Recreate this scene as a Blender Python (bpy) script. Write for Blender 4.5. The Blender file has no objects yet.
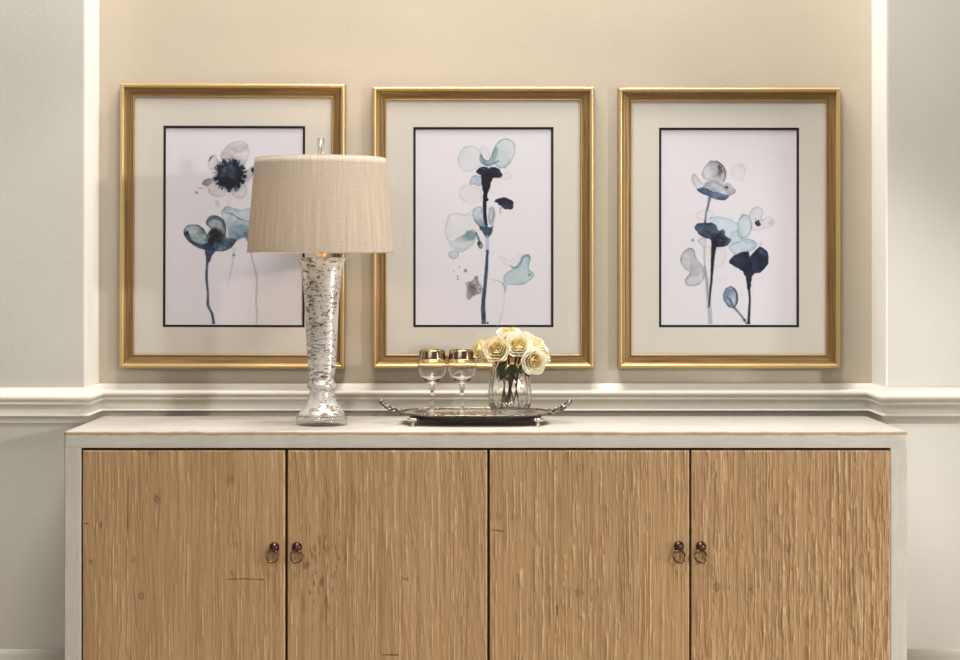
import bpy, bmesh, math, random
import numpy as np
from mathutils import Vector, Matrix

S = bpy.context.scene
COL = S.collection
PI = math.pi

# ------------------------------------------------------------------ camera
CAM_D, CAM_Z, FPX, VX, VY = 5.03, 1.235, 1898.0, 478.0, 266.0
cd = bpy.data.cameras.new('camera')
cam = bpy.data.objects.new('camera', cd)
COL.objects.link(cam)
cam.location = (0, -CAM_D, CAM_Z)
cam.rotation_euler = (PI / 2, 0, 0)
cd.sensor_width = 36
cd.lens = FPX / 960 * 36
cd.shift_x = (480 - VX) / 960
cd.shift_y = -(330 - VY) / 960
cd.clip_start = 0.05
S.camera = cam

# ------------------------------------------------------------------ exposure, world, lights
S.view_settings.view_transform = 'Standard'
S.view_settings.look = 'None'
S.view_settings.gamma = 1
S.view_settings.use_curve_mapping = False
S.view_settings.exposure = -0.36

W = bpy.data.worlds.new('room_light')
S.world = W
W.use_nodes = True
W.node_tree.nodes['Background'].inputs[0].default_value = (1.0, 0.95, 0.88, 1)
W.node_tree.nodes['Background'].inputs[1].default_value = 0.24


def area(name, loc, target, sx, sy, power, col):
    l = bpy.data.lights.new(name, 'AREA')
    l.shape = 'RECTANGLE'
    l.size, l.size_y, l.energy, l.color = sx, sy, power, col
    o = bpy.data.objects.new(name, l)
    COL.objects.link(o)
    o.location = loc
    d = Vector(target) - Vector(loc)
    o.rotation_euler = d.to_track_quat('-Z', 'Y').to_euler()
    return o


def spot(name, loc, target, power, col, angle, blend, radius):
    l = bpy.data.lights.new(name, 'SPOT')
    l.energy, l.color = power, col
    l.spot_size, l.spot_blend, l.shadow_soft_size = math.radians(angle), blend, radius
    o = bpy.data.objects.new(name, l)
    COL.objects.link(o)
    o.location = loc
    d = Vector(target) - Vector(loc)
    o.rotation_euler = d.to_track_quat('-Z', 'Y').to_euler()
    return o


spot('key_light', (3.6, -3.5, 1.9), (-0.05, -0.25, 0.709), 390, (1.0, 0.98, 0.95), 26.6, 0.16, 0.12)
spot('side_light', (2.7, -1.25, 0.5), (1.22, -0.178, 0.45), 115, (1.0, 0.98, 0.95), 62, 0.5, 0.12)
area('top_light', (0.1, -2.0, 4.0), (0.08, -0.25, 0.9), 1.0, 0.4, 72, (1.0, 0.95, 0.88))
area('down_light', (0.1, -0.5, 3.4), (0.08, -0.42, 0.8), 1.7, 0.25, 108, (1.0, 0.96, 0.91))
area('fill_light', (-1.4, -4.2, 2.75), (-1.1, 0, 0.3), 2.4, 1.0, 32, (1.0, 0.985, 0.96))

# ------------------------------------------------------------------ helpers


def X(px, Y):
    return (px - VX) * (Y + CAM_D) / FPX


def Z(py, Y):
    return CAM_Z - (py - VY) * (Y + CAM_D) / FPX


def lin(c):
    out = []
    for v in c:
        v = v / 255.0
        out.append(v / 12.92 if v <= 0.04045 else ((v + 0.055) / 1.055) ** 2.4)
    return tuple(out)


def mat(name):
    m = bpy.data.materials.new(name)
    m.use_nodes = True
    nt = m.node_tree
    for n in list(nt.nodes):
        nt.nodes.remove(n)
    out = nt.nodes.new('ShaderNodeOutputMaterial')
    return m, nt, out


def N(nt, t, **kw):
    n = nt.nodes.new(t)
    for k, v in kw.items():
        if hasattr(n, k):
            setattr(n, k, v)
        else:
            n.inputs[k.replace('_', ' ')].default_value = v
    return n


def L(nt, a, b):
    nt.links.new(a, b)


def bsdf(nt, out, base=(0.8, 0.8, 0.8), rough=0.5, metal=0.0, spec=0.5):
    b = nt.nodes.new('ShaderNodeBsdfPrincipled')
    b.inputs['Base Color'].default_value = (*base, 1)
    b.inputs['Roughness'].default_value = rough
    b.inputs['Metallic'].default_value = metal
    b.inputs['Specular IOR Level'].default_value = spec
    L(nt, b.outputs[0], out.inputs[0])
    return b


def coords(nt, scale=(1, 1, 1), kind='Object', loc=(0, 0, 0)):
    tc = nt.nodes.new('ShaderNodeTexCoord')
    mp = nt.nodes.new('ShaderNodeMapping')
    mp.inputs['Scale'].default_value = scale
    mp.inputs['Location'].default_value = loc
    L(nt, tc.outputs[kind], mp.inputs[0])
    return mp.outputs[0]


def noise(nt, vec, scale, detail=4, rough=0.55, dist=0.0):
    n = nt.nodes.new('ShaderNodeTexNoise')
    n.inputs['Scale'].default_value = scale
    n.inputs['Detail'].default_value = detail
    n.inputs['Roughness'].default_value = rough
    n.inputs['Distortion'].default_value = dist
    L(nt, vec, n.inputs['Vector'])
    return n.outputs['Fac']


def ramp(nt, fac, stops):
    r = nt.nodes.new('ShaderNodeValToRGB')
    el = r.color_ramp.elements
    while len(el) < len(stops):
        el.new(0.5)
    for e, (p, c) in zip(el, stops):
        e.position = p
        e.color = (*c, 1) if len(c) == 3 else c
    L(nt, fac, r.inputs[0])
    return r.outputs[0]


def bump(nt, h, b, strength=0.3, dist=0.001):
    n = nt.nodes.new('ShaderNodeBump')
    n.inputs['Strength'].default_value = strength
    n.inputs['Distance'].default_value = dist
    L(nt, h, n.inputs['Height'])
    L(nt, n.outputs[0], b.inputs['Normal'])
    return n


def mix(nt, fac, a, b, blend='MIX'):
    n = nt.nodes.new('ShaderNodeMix')
    n.data_type = 'RGBA'
    n.blend_type = blend
    for s, i in ((fac, 0), (a, 6), (b, 7)):
        if isinstance(s, (int, float)):
            n.inputs[i].default_value = s
        elif isinstance(s, tuple):
            n.inputs[i].default_value = (*s, 1)
        else:
            L(nt, s, n.inputs[i])
    return n.outputs[2]


def math_n(nt, op, a, b=None):
    n = nt.nodes.new('ShaderNodeMath')
    n.operation = op
    for i, s in enumerate((a, b)):
        if s is None:
            continue
        if isinstance(s, (int, float)):
            n.inputs[i].default_value = s
        else:
            L(nt, s, n.inputs[i])
    return n.outputs[0]


def thing(name, label, cat, loc=(0, 0, 0), group=None):
    o = bpy.data.objects.new(name, None)
    o.empty_display_size = 0.05
    COL.objects.link(o)
    o.location = loc
    o['label'] = label
    o['category'] = cat
    if group:
        o['group'] = group
    return o


def tag(o, label, cat, group=None, kind=None):
    o['label'] = label
    o['category'] = cat
    if group:
        o['group'] = group
    if kind:
        o['kind'] = kind
    return o


def link(name, me, m, parent=None, loc=(0, 0, 0), smooth=True, label=None):
    me.materials.append(m)
    if smooth:
        me.polygons.foreach_set('use_smooth', [True] * len(me.polygons))
    o = bpy.data.objects.new(name, me)
    COL.objects.link(o)
    o.location = loc
    if parent:
        o.parent = parent
    if label:
        o['label'] = label
    return o


def from_bm(name, bm, m, parent=None, loc=(0, 0, 0), smooth=False, label=None):
    bmesh.ops.recalc_face_normals(bm, faces=bm.faces)
    me = bpy.data.meshes.new(name)
    bm.to_mesh(me)
    bm.free()
    return link(name, me, m, parent, loc, smooth, label)


def add_box(bm, lo, hi, bev=0.0, seg=2):
    r = bmesh.ops.create_cube(bm, size=1)
    vs = r['verts']
    c = [(a + b) / 2 for a, b in zip(lo, hi)]
    s = [abs(b - a) for a, b in zip(lo, hi)]
    for v in vs:
        v.co = Vector([v.co[i] * s[i] + c[i] for i in range(3)])
    if bev:
        es = list({e for v in vs for e in v.link_edges})
        bmesh.ops.bevel(bm, geom=es, offset=bev, segments=seg, profile=0.5, affect='EDGES')
    return bm


def box(name, lo, hi, m, parent=None, bev=0.0, loc=(0, 0, 0), label=None, seg=2):
    bm = bmesh.new()
    add_box(bm, lo, hi, bev, seg)
    return from_bm(name, bm, m, parent, loc, False, label)


def grid(P, close_u=False, close_v=False, flip=False):
    """P: (nu, nv, 3) array -> mesh of quads"""
    nu, nv = P.shape[:2]
    idx = np.arange(nu * nv).reshape(nu, nv)
    A = np.vstack([idx, idx[:1]]) if close_u else idx
    A = np.hstack([A, A[:, :1]]) if close_v else A
    f = np.stack([A[:-1, :-1], A[1:, :-1], A[1:, 1:], A[:-1, 1:]], -1).reshape(-1, 4)
    if flip:
        f = f[:, ::-1]
    return P.reshape(-1, 3), f


def npmesh(name, chunks):
    vs, fs, off = [], [], 0
    for v, f in chunks:
        vs.append(v)
        fs.append(f + off)
        off += len(v)
    v = np.vstack(vs).astype(np.float32)
    f = np.vstack(fs).astype(np.int32)
    me = bpy.data.meshes.new(name)
    me.vertices.add(len(v))
    me.vertices.foreach_set('co', v.ravel())
    me.loops.add(f.size)
    me.loops.foreach_set('vertex_index', f.ravel())
    me.polygons.add(len(f))
    me.polygons.foreach_set('loop_start', np.arange(0, f.size, 4, dtype=np.int32))
    me.polygons.foreach_set('loop_total', np.full(len(f), 4, dtype=np.int32))
    me.update(calc_edges=True)
    me.validate()
    return me


def lathe_chunk(prof, n=64, mod=None, center=(0, 0)):
    """prof: list of (r, z); mod(theta, i) multiplies the radius"""
    th = np.linspace(0, 2 * PI, n, endpoint=False)
    P = np.zeros((len(prof), n, 3))
    for i, (r, z) in enumerate(prof):
        rr = np.full(n, r)
        if mod is not None:
            rr = rr * mod(th, i)
        P[i, :, 0] = center[0] + rr * np.cos(th)
        P[i, :, 1] = center[1] + rr * np.sin(th)
        P[i, :, 2] = z
    return grid(P, close_v=True, flip=True)


def lathe(name, prof, m, parent=None, n=64, mod=None, loc=(0, 0, 0), label=None, smooth=True):
    me = npmesh(name, [lathe_chunk(prof, n, mod)])
    bm = bmesh.new()
    bm.from_mesh(me)
    bmesh.ops.remove_doubles(bm, verts=bm.verts, dist=1e-6)
    bmesh.ops.dissolve_degenerate(bm, edges=bm.edges, dist=1e-7)
    bmesh.ops.recalc_face_normals(bm, faces=bm.faces)
    bm.to_mesh(me)
    bm.free()
    return link(name, me, m, parent, loc, smooth, label)


def spline(pts, per=12):
    """Catmull-Rom through points (any dim)"""
    p = np.array(pts, float)
    q = np.vstack([2 * p[0] - p[1], p, 2 * p[-1] - p[-2]])
    out = []
    for i in range(1, len(q) - 2):
        for t in np.linspace(0, 1, per, endpoint=False):
            out.append(0.5 * ((2 * q[i]) + (-q[i - 1] + q[i + 1]) * t
                              + (2 * q[i - 1] - 5 * q[i] + 4 * q[i + 1] - q[i + 2]) * t * t
                              + (-q[i - 1] + 3 * q[i] - 3 * q[i + 1] + q[i + 2]) * t ** 3))
    out.append(p[-1])
    return np.array(out)


def tube_chunk(path, rad, n=10, closed=False, mod=None):
    path = np.array(path, float)
    k = len(path)
    if np.isscalar(rad):
        rad = np.full(k, rad)
    P = np.zeros((k, n, 3))
    T = np.gradient(path, axis=0)
    if closed:
        T = np.roll(path, -1, 0) - np.roll(path, 1, 0)
    T /= np.linalg.norm(T, axis=1)[:, None] + 1e-12
    a = np.array([0, 0, 1.0]) if abs(T[0][2]) < 0.9 else np.array([1.0, 0, 0])
    u = np.cross(T[0], a)
    u /= np.linalg.norm(u)
    th = np.linspace(0, 2 * PI, n, endpoint=False)
    for i in range(k):
        u = u - T[i] * np.dot(u, T[i])
        u /= np.linalg.norm(u) + 1e-12
        w = np.cross(T[i], u)
        r = rad[i] * (np.ones(n) if mod is None else mod(th, i))
        P[i] = path[i] + r[:, None] * (np.cos(th)[:, None] * u + np.sin(th)[:, None] * w)
    if closed:
        return [grid(P, close_u=True, close_v=True)]
    ch = [grid(P, close_v=True)]
    for e, fl in ((0, True), (k - 1, False)):
        c = np.stack([P[e], np.repeat(path[e][None], n, 0)], 0)
        ch.append(grid(c, close_v=True, flip=fl))
    return ch


def tube(name, path, rad, m, parent=None, n=10, closed=False, mod=None, loc=(0, 0, 0), label=None):
    me = npmesh(name, tube_chunk(path, rad, n, closed, mod))
    bm = bmesh.new()
    bm.from_mesh(me)
    bmesh.ops.remove_doubles(bm, verts=bm.verts, dist=1e-7)
    bmesh.ops.recalc_face_normals(bm, faces=bm.faces)
    bm.to_mesh(me)
    bm.free()
    return link(name, me, m, parent, loc, True, label)


def sweep(name, prof, path, m):
    """prof: (offset, z) list; path: plan polyline, room on its right"""
    path = np.array(path, float)
    d = np.diff(path, axis=0)
    d /= np.linalg.norm(d, axis=1)[:, None]
    nrm = np.stack([d[:, 1], -d[:, 0]], -1)
    off = []
    for i in range(len(path)):
        if i == 0:
            off.append(nrm[0])
        elif i == len(path) - 1:
            off.append(nrm[-1])
        else:
            a, b = nrm[i - 1], nrm[i]
            off.append((a + b) / (1 + a.dot(b)))
    P = np.zeros((len(path), len(prof), 3))
    for i in range(len(path)):
        for j, (o, z) in enumerate(prof):
            P[i, j, :2] = path[i] + off[i] * o
            P[i, j, 2] = z
    me = npmesh(name, [grid(P, close_v=True)])
    bm = bmesh.new()
    bm.from_mesh(me)
    bm.faces.new([v for v in list(bm.verts)[:len(prof)]])
    bm.verts.ensure_lookup_table()
    bm.faces.new([bm.verts[len(bm.verts) - len(prof) + j] for j in range(len(prof))])
    return bm


# value noise on arrays (for carved wood and painted paper)
def vnoise(x, y, seed, octaves=1, gain=0.5):
    out = np.zeros(np.broadcast(x, y).shape)
    amp, tot = 1.0, 0.0
    for o in range(octaves):
        rng = np.random.RandomState(seed * 17 + o)
        T = rng.rand(256, 256)
        xi, yi = np.floor(x).astype(int), np.floor(y).astype(int)
        fx, fy = x - xi, y - yi
        fx = fx * fx * (3 - 2 * fx)
        fy = fy * fy * (3 - 2 * fy)
        a, b = T[xi % 256, yi % 256], T[(xi + 1) % 256, yi % 256]
        c, d = T[xi % 256, (yi + 1) % 256], T[(xi + 1) % 256, (yi + 1) % 256]
        out = out + amp * ((a * (1 - fx) + b * fx) * (1 - fy) + (c * (1 - fx) + d * fx) * fy)
        tot += amp
        amp *= gain
        x, y = x * 2.03 + 5.1, y * 2.03 + 9.7
    return out / tot


# ------------------------------------------------------------------ materials
def wall_mat(name, col, strength=0.35):
    m, nt, out = mat(name)
    b = bsdf(nt, out, col, 0.75, 0, 0.25)
    v = coords(nt)
    n1 = noise(nt, v, 3.0, 3)
    c = ramp(nt, n1, [(0.3, tuple(x * 0.965 for x in col)), (0.7, tuple(min(1, x * 1.03) for x in col))])
    L(nt, c, b.inputs['Base Color'])
    n2 = noise(nt, v, 110, 5, 0.6)
    bump(nt, n2, b, strength, 0.0012)
    return m


M = {}
M['wall'] = wall_mat('pier_wall_paint', (0.60, 0.58, 0.53))
M['niche'] = wall_mat('niche_wall_paint', (0.46, 0.40, 0.318))


def simple(name, col, rough=0.5, metal=0.0, spec=0.5):
    m, nt, out = mat(name)
    bsdf(nt, out, col, rough, metal, spec)
    return m


m, nt, out = mat('trim_paint')
b = bsdf(nt, out, (0.63, 0.595, 0.52), 0.42, 0, 0.4)
n2 = noise(nt, coords(nt, (0.15, 1, 1)), 60, 3)
bump(nt, n2, b, 0.12, 0.001)
M['trim'] = m
M['casing'] = simple('white_casing_paint', (0.80, 0.78, 0.73), 0.4)

m, nt, out = mat('floor_boards')
b = bsdf(nt, out, (0.3, 0.2, 0.12), 0.45)
c = ramp(nt, noise(nt, coords(nt, (0.6, 8, 1)), 6, 6), [(0.3, (0.50, 0.43, 0.34)), (0.7, (0.62, 0.55, 0.45))])
L(nt, c, b.inputs['Base Color'])
M['floor'] = m


def painted_wood(name, sc=(3, 30, 30)):
    """whitewashed paint with brown wood showing at the worn front edge (object space)"""
    m, nt, out = mat(name)
    b = bsdf(nt, out, (0.6, 0.57, 0.5), 0.6, 0, 0.3)
    v = coords(nt, (1, 1, 1))
    big = noise(nt, v, 9, 4)
    streak = noise(nt, coords(nt, sc), 4, 5, 0.65)
    c = ramp(nt, streak, [(0.25, (0.46, 0.435, 0.385)), (0.55, (0.54, 0.515, 0.46)), (0.8, (0.61, 0.585, 0.53))])
    c = mix(nt, 0.35, c, ramp(nt, big, [(0.3, (0.45, 0.425, 0.375)), (0.7, (0.61, 0.58, 0.525))]))
    # small chips
    chips = ramp(nt, noise(nt, coords(nt, (1, 1, 1)), 55, 4, 0.7), [(0.70, (0, 0, 0)), (0.74, (1, 1, 1))])
    c = mix(nt, math_n(nt, 'MULTIPLY', chips, 0.35), c, (0.30, 0.19, 0.11))
    at = nt.nodes.new('ShaderNodeAttribute')
    at.attribute_name = 'wear'
    wn = math_n(nt, 'SUBTRACT', math_n(nt, 'ADD', at.outputs['Fac'], noise(nt, coords(nt, (1, 3, 3)), 26, 4, 0.7)), 0.97)
    wf = ramp(nt, wn, [(0.06, (0, 0, 0)), (0.14, (1, 1, 1))])
    c = mix(nt, math_n(nt, 'MULTIPLY', wf, 0.8), c, (0.33, 0.20, 0.11))
    L(nt, c, b.inputs['Base Color'])
    bump(nt, streak, b, 0.2, 0.0015)
    return m


M['paint'] = painted_wood('whitewashed_paint')
M['paint_up'] = painted_wood('whitewashed_paint_upright', (30, 30, 3))
M['dark_inside'] = simple('cabinet_inside_wood', (0.10, 0.06, 0.035), 0.8)

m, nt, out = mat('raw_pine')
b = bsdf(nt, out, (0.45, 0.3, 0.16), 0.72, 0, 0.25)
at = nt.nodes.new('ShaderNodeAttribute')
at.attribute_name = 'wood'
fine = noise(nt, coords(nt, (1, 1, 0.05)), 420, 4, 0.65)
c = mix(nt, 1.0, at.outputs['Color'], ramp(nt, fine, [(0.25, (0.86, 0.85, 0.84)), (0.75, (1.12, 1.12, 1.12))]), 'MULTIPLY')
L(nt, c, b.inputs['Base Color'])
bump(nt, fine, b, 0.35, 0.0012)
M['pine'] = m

M['apron'] = simple('shadow_toned_apron', (0.075, 0.068, 0.055), 0.5, 0.6)  # near-black base colour stands in for the shadow under the tray
M['iron'] = simple('dark_bronze', (0.085, 0.045, 0.035), 0.32, 0.85)
M['ring'] = simple('worn_bronze', (0.17, 0.095, 0.06), 0.3, 0.9)

# gilt frame: UV.x along the length, UV.y across the moulding
m, nt, out = mat('gilt_frame')
b = bsdf(nt, out, (0.5, 0.3, 0.1), 0.34, 0.5)
uv = nt.nodes.new('ShaderNodeUVMap')
uv.uv_map = 'UVMap'
mp = nt.nodes.new('ShaderNodeMapping')
mp.inputs['Scale'].default_value = (5, 330, 1)
L(nt, uv.outputs[0], mp.inputs[0])
st = noise(nt, mp.outputs[0], 1.0, 6, 0.65, 0.3)
c = ramp(nt, st, [(0.30, (0.085, 0.046, 0.014)), (0.5, (0.20, 0.118, 0.040)), (0.74, (0.32, 0.20, 0.073))])
at = nt.nodes.new('ShaderNodeAttribute')
at.attribute_name = 'bead'
c = mix(nt, at.outputs['Fac'], c, (0.52, 0.36, 0.16))
L(nt, c, b.inputs['Base Color'])
L(nt, math_n(nt, 'SUBTRACT', 0.42, math_n(nt, 'MULTIPLY', at.outputs['Fac'], 0.14)), b.inputs['Roughness'])
bump(nt, st, b, 0.15, 0.0008)
M['gilt'] = m

m, nt, out = mat('mat_board')
b = bsdf(nt, out, (0.58, 0.545, 0.485), 0.85, 0, 0.2)
bump(nt, noise(nt, coords(nt), 700, 2), b, 0.08, 0.0004)
M['mat'] = m
M['black_mat'] = simple('black_mat_board', (0.012, 0.011, 0.014), 0.7, 0, 0.2)
M['bevel'] = simple('white_bevel', (0.8, 0.79, 0.77), 0.8, 0, 0.2)

m, nt, out = mat('watercolour_paper')
b = bsdf(nt, out, (0.8, 0.78, 0.78), 0.85, 0, 0.15)
at = nt.nodes.new('ShaderNodeAttribute')
at.attribute_name = 'paint'
L(nt, at.outputs['Color'], b.inputs['Base Color'])
M['paper'] = m

# picture glass: a clear sheet that reflects by fresnel
m, nt, out = mat('picture_glass')
tr = nt.nodes.new('ShaderNodeBsdfTransparent')
gl = nt.nodes.new('ShaderNodeBsdfGlossy')
gl.inputs['Roughness'].default_value = 0.02
lw = nt.nodes.new('ShaderNodeLayerWeight')
lw.inputs['Blend'].default_value = 0.5
fac = math_n(nt, 'ADD', 0.03, math_n(nt, 'MULTIPLY', math_n(nt, 'POWER', lw.outputs['Facing'], 5.0), 0.9))
mx = nt.nodes.new('ShaderNodeMixShader')
L(nt, fac, mx.inputs[0])
L(nt, tr.outputs[0], mx.inputs[1])
L(nt, gl.outputs[0], mx.inputs[2])
L(nt, mx.outputs[0], out.inputs[0])
M['pane'] = m


def glass(name, col=(1, 1, 1), rough=0.0, ior=1.47):
    m, nt, out = mat(name)
    b = bsdf(nt, out, col, rough)
    b.inputs['Transmission Weight'].default_value = 1.0
    b.inputs['IOR'].default_value = ior
    return m


M['glass'] = glass('clear_glass')
M['crystal'] = glass('cut_crystal', (0.99, 0.98, 0.97), 0.0, 1.52)
m, nt, out = mat('clear_block')
tr = nt.nodes.new('ShaderNodeBsdfTransparent')
tr.inputs[0].default_value = (0.95, 0.95, 0.94, 1)
gl = nt.nodes.new('ShaderNodeBsdfGlossy')
gl.inputs['Roughness'].default_value = 0.03
lw = nt.nodes.new('ShaderNodeLayerWeight')
fac = math_n(nt, 'ADD', 0.10, math_n(nt, 'MULTIPLY', math_n(nt, 'POWER', lw.outputs['Facing'], 4.0), 0.8))
mx = nt.nodes.new('ShaderNodeMixShader')
L(nt, fac, mx.inputs[0])
L(nt, tr.outputs[0], mx.inputs[1])
L(nt, gl.outputs[0], mx.inputs[2])
L(nt, mx.outputs[0], out.inputs[0])
M['block'] = m
M['acrylic'] = glass('clear_acrylic', (1, 1, 1), 0.0, 1.47)
M['gold'] = simple('gold_band', (0.83, 0.58, 0.25), 0.16, 1.0)
M['band'] = simple('smoky_gilt_band', (0.36, 0.27, 0.19), 0.12, 1.0)
M['nickel'] = simple('polished_nickel', (0.72, 0.68, 0.62), 0.2, 1.0)
M['cap'] = simple('pale_silver_disc', (0.82, 0.80, 0.76), 0.45, 0.15)
M['brass'] = simple('brass', (0.66, 0.54, 0.36), 0.35, 1.0)

# linen lamp shade
m, nt, out = mat('linen_shade')
tc = nt.nodes.new('ShaderNodeUVMap')
tc.uv_map = 'UVMap'


def mapped(s):
    mp = nt.nodes.new('ShaderNodeMapping')
    mp.inputs['Scale'].default_value = s
    L(nt, tc.outputs[0], mp.inputs[0])
    return mp.outputs[0]


w1 = noise(nt, mapped((420, 5, 1)), 1, 3, 0.6)
w2 = noise(nt, mapped((60, 220, 1)), 1, 3, 0.6)
wv = math_n(nt, 'ADD', math_n(nt, 'MULTIPLY', w1, 0.72), math_n(nt, 'MULTIPLY', w2, 0.28))
c = ramp(nt, wv, [(0.36, (0.53, 0.455, 0.365)), (0.64, (0.69, 0.615, 0.52))])
df = nt.nodes.new('ShaderNodeBsdfDiffuse')
tl = nt.nodes.new('ShaderNodeBsdfTranslucent')
L(nt, c, df.inputs[0])
L(nt, mix(nt, 1.0, c, (0.85, 0.72, 0.55), 'MULTIPLY'), tl.inputs[0])
mx = nt.nodes.new('ShaderNodeMixShader')
mx.inputs[0].default_value = 0.29
L(nt, df.outputs[0], mx.inputs[1])
L(nt, tl.outputs[0], mx.inputs[2])
L(nt, mx.outputs[0], out.inputs[0])
bn = nt.nodes.new('ShaderNodeBump')
bn.inputs['Strength'].default_value = 0.25
bn.inputs['Distance'].default_value = 0.001
L(nt, wv, bn.inputs['Height'])
L(nt, bn.outputs[0], df.inputs['Normal'])
M['shade'] = m

m, nt, out = mat('lit_bulb')
em = nt.nodes.new('ShaderNodeEmission')
em.inputs[0].default_value = (1.0, 0.66, 0.38, 1)
em.inputs[1].default_value = 44
L(nt, em.outputs[0], out.inputs[0])
M['bulb'] = m

# antiqued mercury glass
m, nt, out = mat('mercury_glass')
b = bsdf(nt, out, (0.85, 0.82, 0.77), 0.22, 0.35)
v = coords(nt, (1, 1, 0.8))
patch = noise(nt, v, 22, 5, 0.65, 0.6)
mpf = nt.nodes.new('ShaderNodeMapping')
mpf.inputs['Rotation'].default_value = (0.9, 0.6, 0.4)
mpf.inputs['Scale'].default_value = (0.45, 0.7, 2.0)
L(nt, v, mpf.inputs[0])
fleck = noise(nt, mpf.outputs[0], 120, 6, 0.78, 0.8)
vo = nt.nodes.new('ShaderNodeTexVoronoi')
vo.feature = 'DISTANCE_TO_EDGE'
vo.inputs['Scale'].default_value = 75
dv = nt.nodes.new('ShaderNodeVectorMath')
dv.operation = 'ADD'
nn = nt.nodes.new('ShaderNodeTexNoise')
nn.inputs['Scale'].default_value = 40
nn.inputs['Detail'].default_value = 3
L(nt, v, nn.inputs['Vector'])
sc = nt.nodes.new('ShaderNodeVectorMath')
sc.operation = 'SCALE'
sc.inputs['Scale'].default_value = 0.02
L(nt, nn.outputs['Color'], sc.inputs[0])
L(nt, v, dv.inputs[0])
L(nt, sc.outputs[0], dv.inputs[1])
L(nt, dv.outputs[0], vo.inputs['Vector'])
line = ramp(nt, vo.outputs['Distance'], [(0.03, (1, 1, 1)), (0.10, (0, 0, 0))])
pz = ramp(nt, patch, [(0.36, (0, 0, 0)), (0.54, (1, 1, 1))])
fl = ramp(nt, fleck, [(0.48, (0, 0, 0)), (0.57, (1, 1, 1))])
dm = math_n(nt, 'MULTIPLY', math_n(nt, 'MAXIMUM', math_n(nt, 'MULTIPLY', line, 0.3), fl),
            math_n(nt, 'ADD', math_n(nt, 'MULTIPLY', pz, 0.95), 0.22))
c = mix(nt, dm, (0.86, 0.84, 0.80), (0.13, 0.085, 0.06))
blot = ramp(nt, noise(nt, v, 34, 2, 0.5, 1.0), [(0.68, (0, 0, 0)), (0.73, (1, 1, 1))])
c = mix(nt, math_n(nt, 'MULTIPLY', blot, 0.55), c, (0.32, 0.25, 0.2))
L(nt, c, b.inputs['Base Color'])
L(nt, math_n(nt, 'ADD', 0.2, math_n(nt, 'MULTIPLY', dm, 0.4)), b.inputs['Roughness'])
bump(nt, fleck, b, 0.25, 0.001)
M['mercury'] = m

# tarnished silver
m, nt, out = mat('tarnished_silver')
b = bsdf(nt, out, (0.6, 0.55, 0.48), 0.2, 1.0)
n1 = noise(nt, coords(nt), 60, 5, 0.6)
L(nt, ramp(nt, n1, [(0.35, (0.56, 0.50, 0.44)), (0.55, (0.76, 0.70, 0.64))]), b.inputs['Base Color'])
L(nt, math_n(nt, 'ADD', 0.1, math_n(nt, 'MULTIPLY', n1, 0.25)), b.inputs['Roughness'])
M['silver'] = m
m, nt, out = mat('dark_aged_silver')
b = bsdf(nt, out, (0.2, 0.18, 0.15), 0.32, 1.0)
n1 = noise(nt, coords(nt), 180, 4, 0.6)
L(nt, ramp(nt, n1, [(0.4, (0.07, 0.06, 0.05)), (0.65, (0.42, 0.37, 0.31))]), b.inputs['Base Color'])
M['silver_dark'] = m


def petal_mat(name, c1, c2, tl_fac=0.25):
    m, nt, out = mat(name)
    v = coords(nt)
    n1 = noise(nt, v, 45, 3)
    c = ramp(nt, n1, [(0.3, c1), (0.7, c2)])
    df = nt.nodes.new('ShaderNodeBsdfDiffuse')
    tl = nt.nodes.new('ShaderNodeBsdfTranslucent')
    L(nt, c, df.inputs[0])
    L(nt, c, tl.inputs[0])
    mx = nt.nodes.new('ShaderNodeMixShader')
    mx.inputs[0].default_value = tl_fac
    L(nt, df.outputs[0], mx.inputs[1])
    L(nt, tl.outputs[0], mx.inputs[2])
    L(nt, mx.outputs[0], out.inputs[0])
    return m


M['petal'] = petal_mat('cream_petal', (0.86, 0.76, 0.50), (0.93, 0.86, 0.66))
M['petal_white'] = petal_mat('ivory_petal', (0.93, 0.88, 0.72), (0.96, 0.94, 0.84))
M['heart'] = petal_mat('yellow_petal', (0.88, 0.73, 0.34), (0.92, 0.82, 0.50))
M['stem'] = petal_mat('rose_stem', (0.075, 0.085, 0.03), (0.13, 0.13, 0.045), 0.1)
M['red_stem'] = petal_mat('reddish_stem', (0.10, 0.035, 0.018), (0.18, 0.075, 0.03), 0.05)
M['leaf'] = petal_mat('rose_leaf', (0.045, 0.075, 0.02), (0.10, 0.14, 0.04), 0.2)

# ------------------------------------------------------------------ setting
NL, NR, PY = -1.0075, 1.047, -0.178
HT = 4.4


def struct(o, label, cat):
    return tag(o, label, cat, None, 'structure')


struct(box('floor', (-2.6, -6.0, -0.05), (2.6, 0.15, 0), M['floor']), 'pale boarded floor below the sideboard', 'floor')
struct(box('wall_back', (NL, 0, 0), (NR, 0.12, HT), M['niche']),
       'tan painted wall of the recess behind the three pictures', 'wall')
struct(box('wall_left', (-2.6, PY, 0), (NL, 0.12, HT), M['wall'], bev=0.002),
       'grey white wall projecting left of the recess', 'wall')
struct(box('wall_right', (NR, PY, 0), (2.6, 0.12, HT), M['wall'], bev=0.002),
       'off white wall projecting right of the recess', 'wall')

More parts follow.
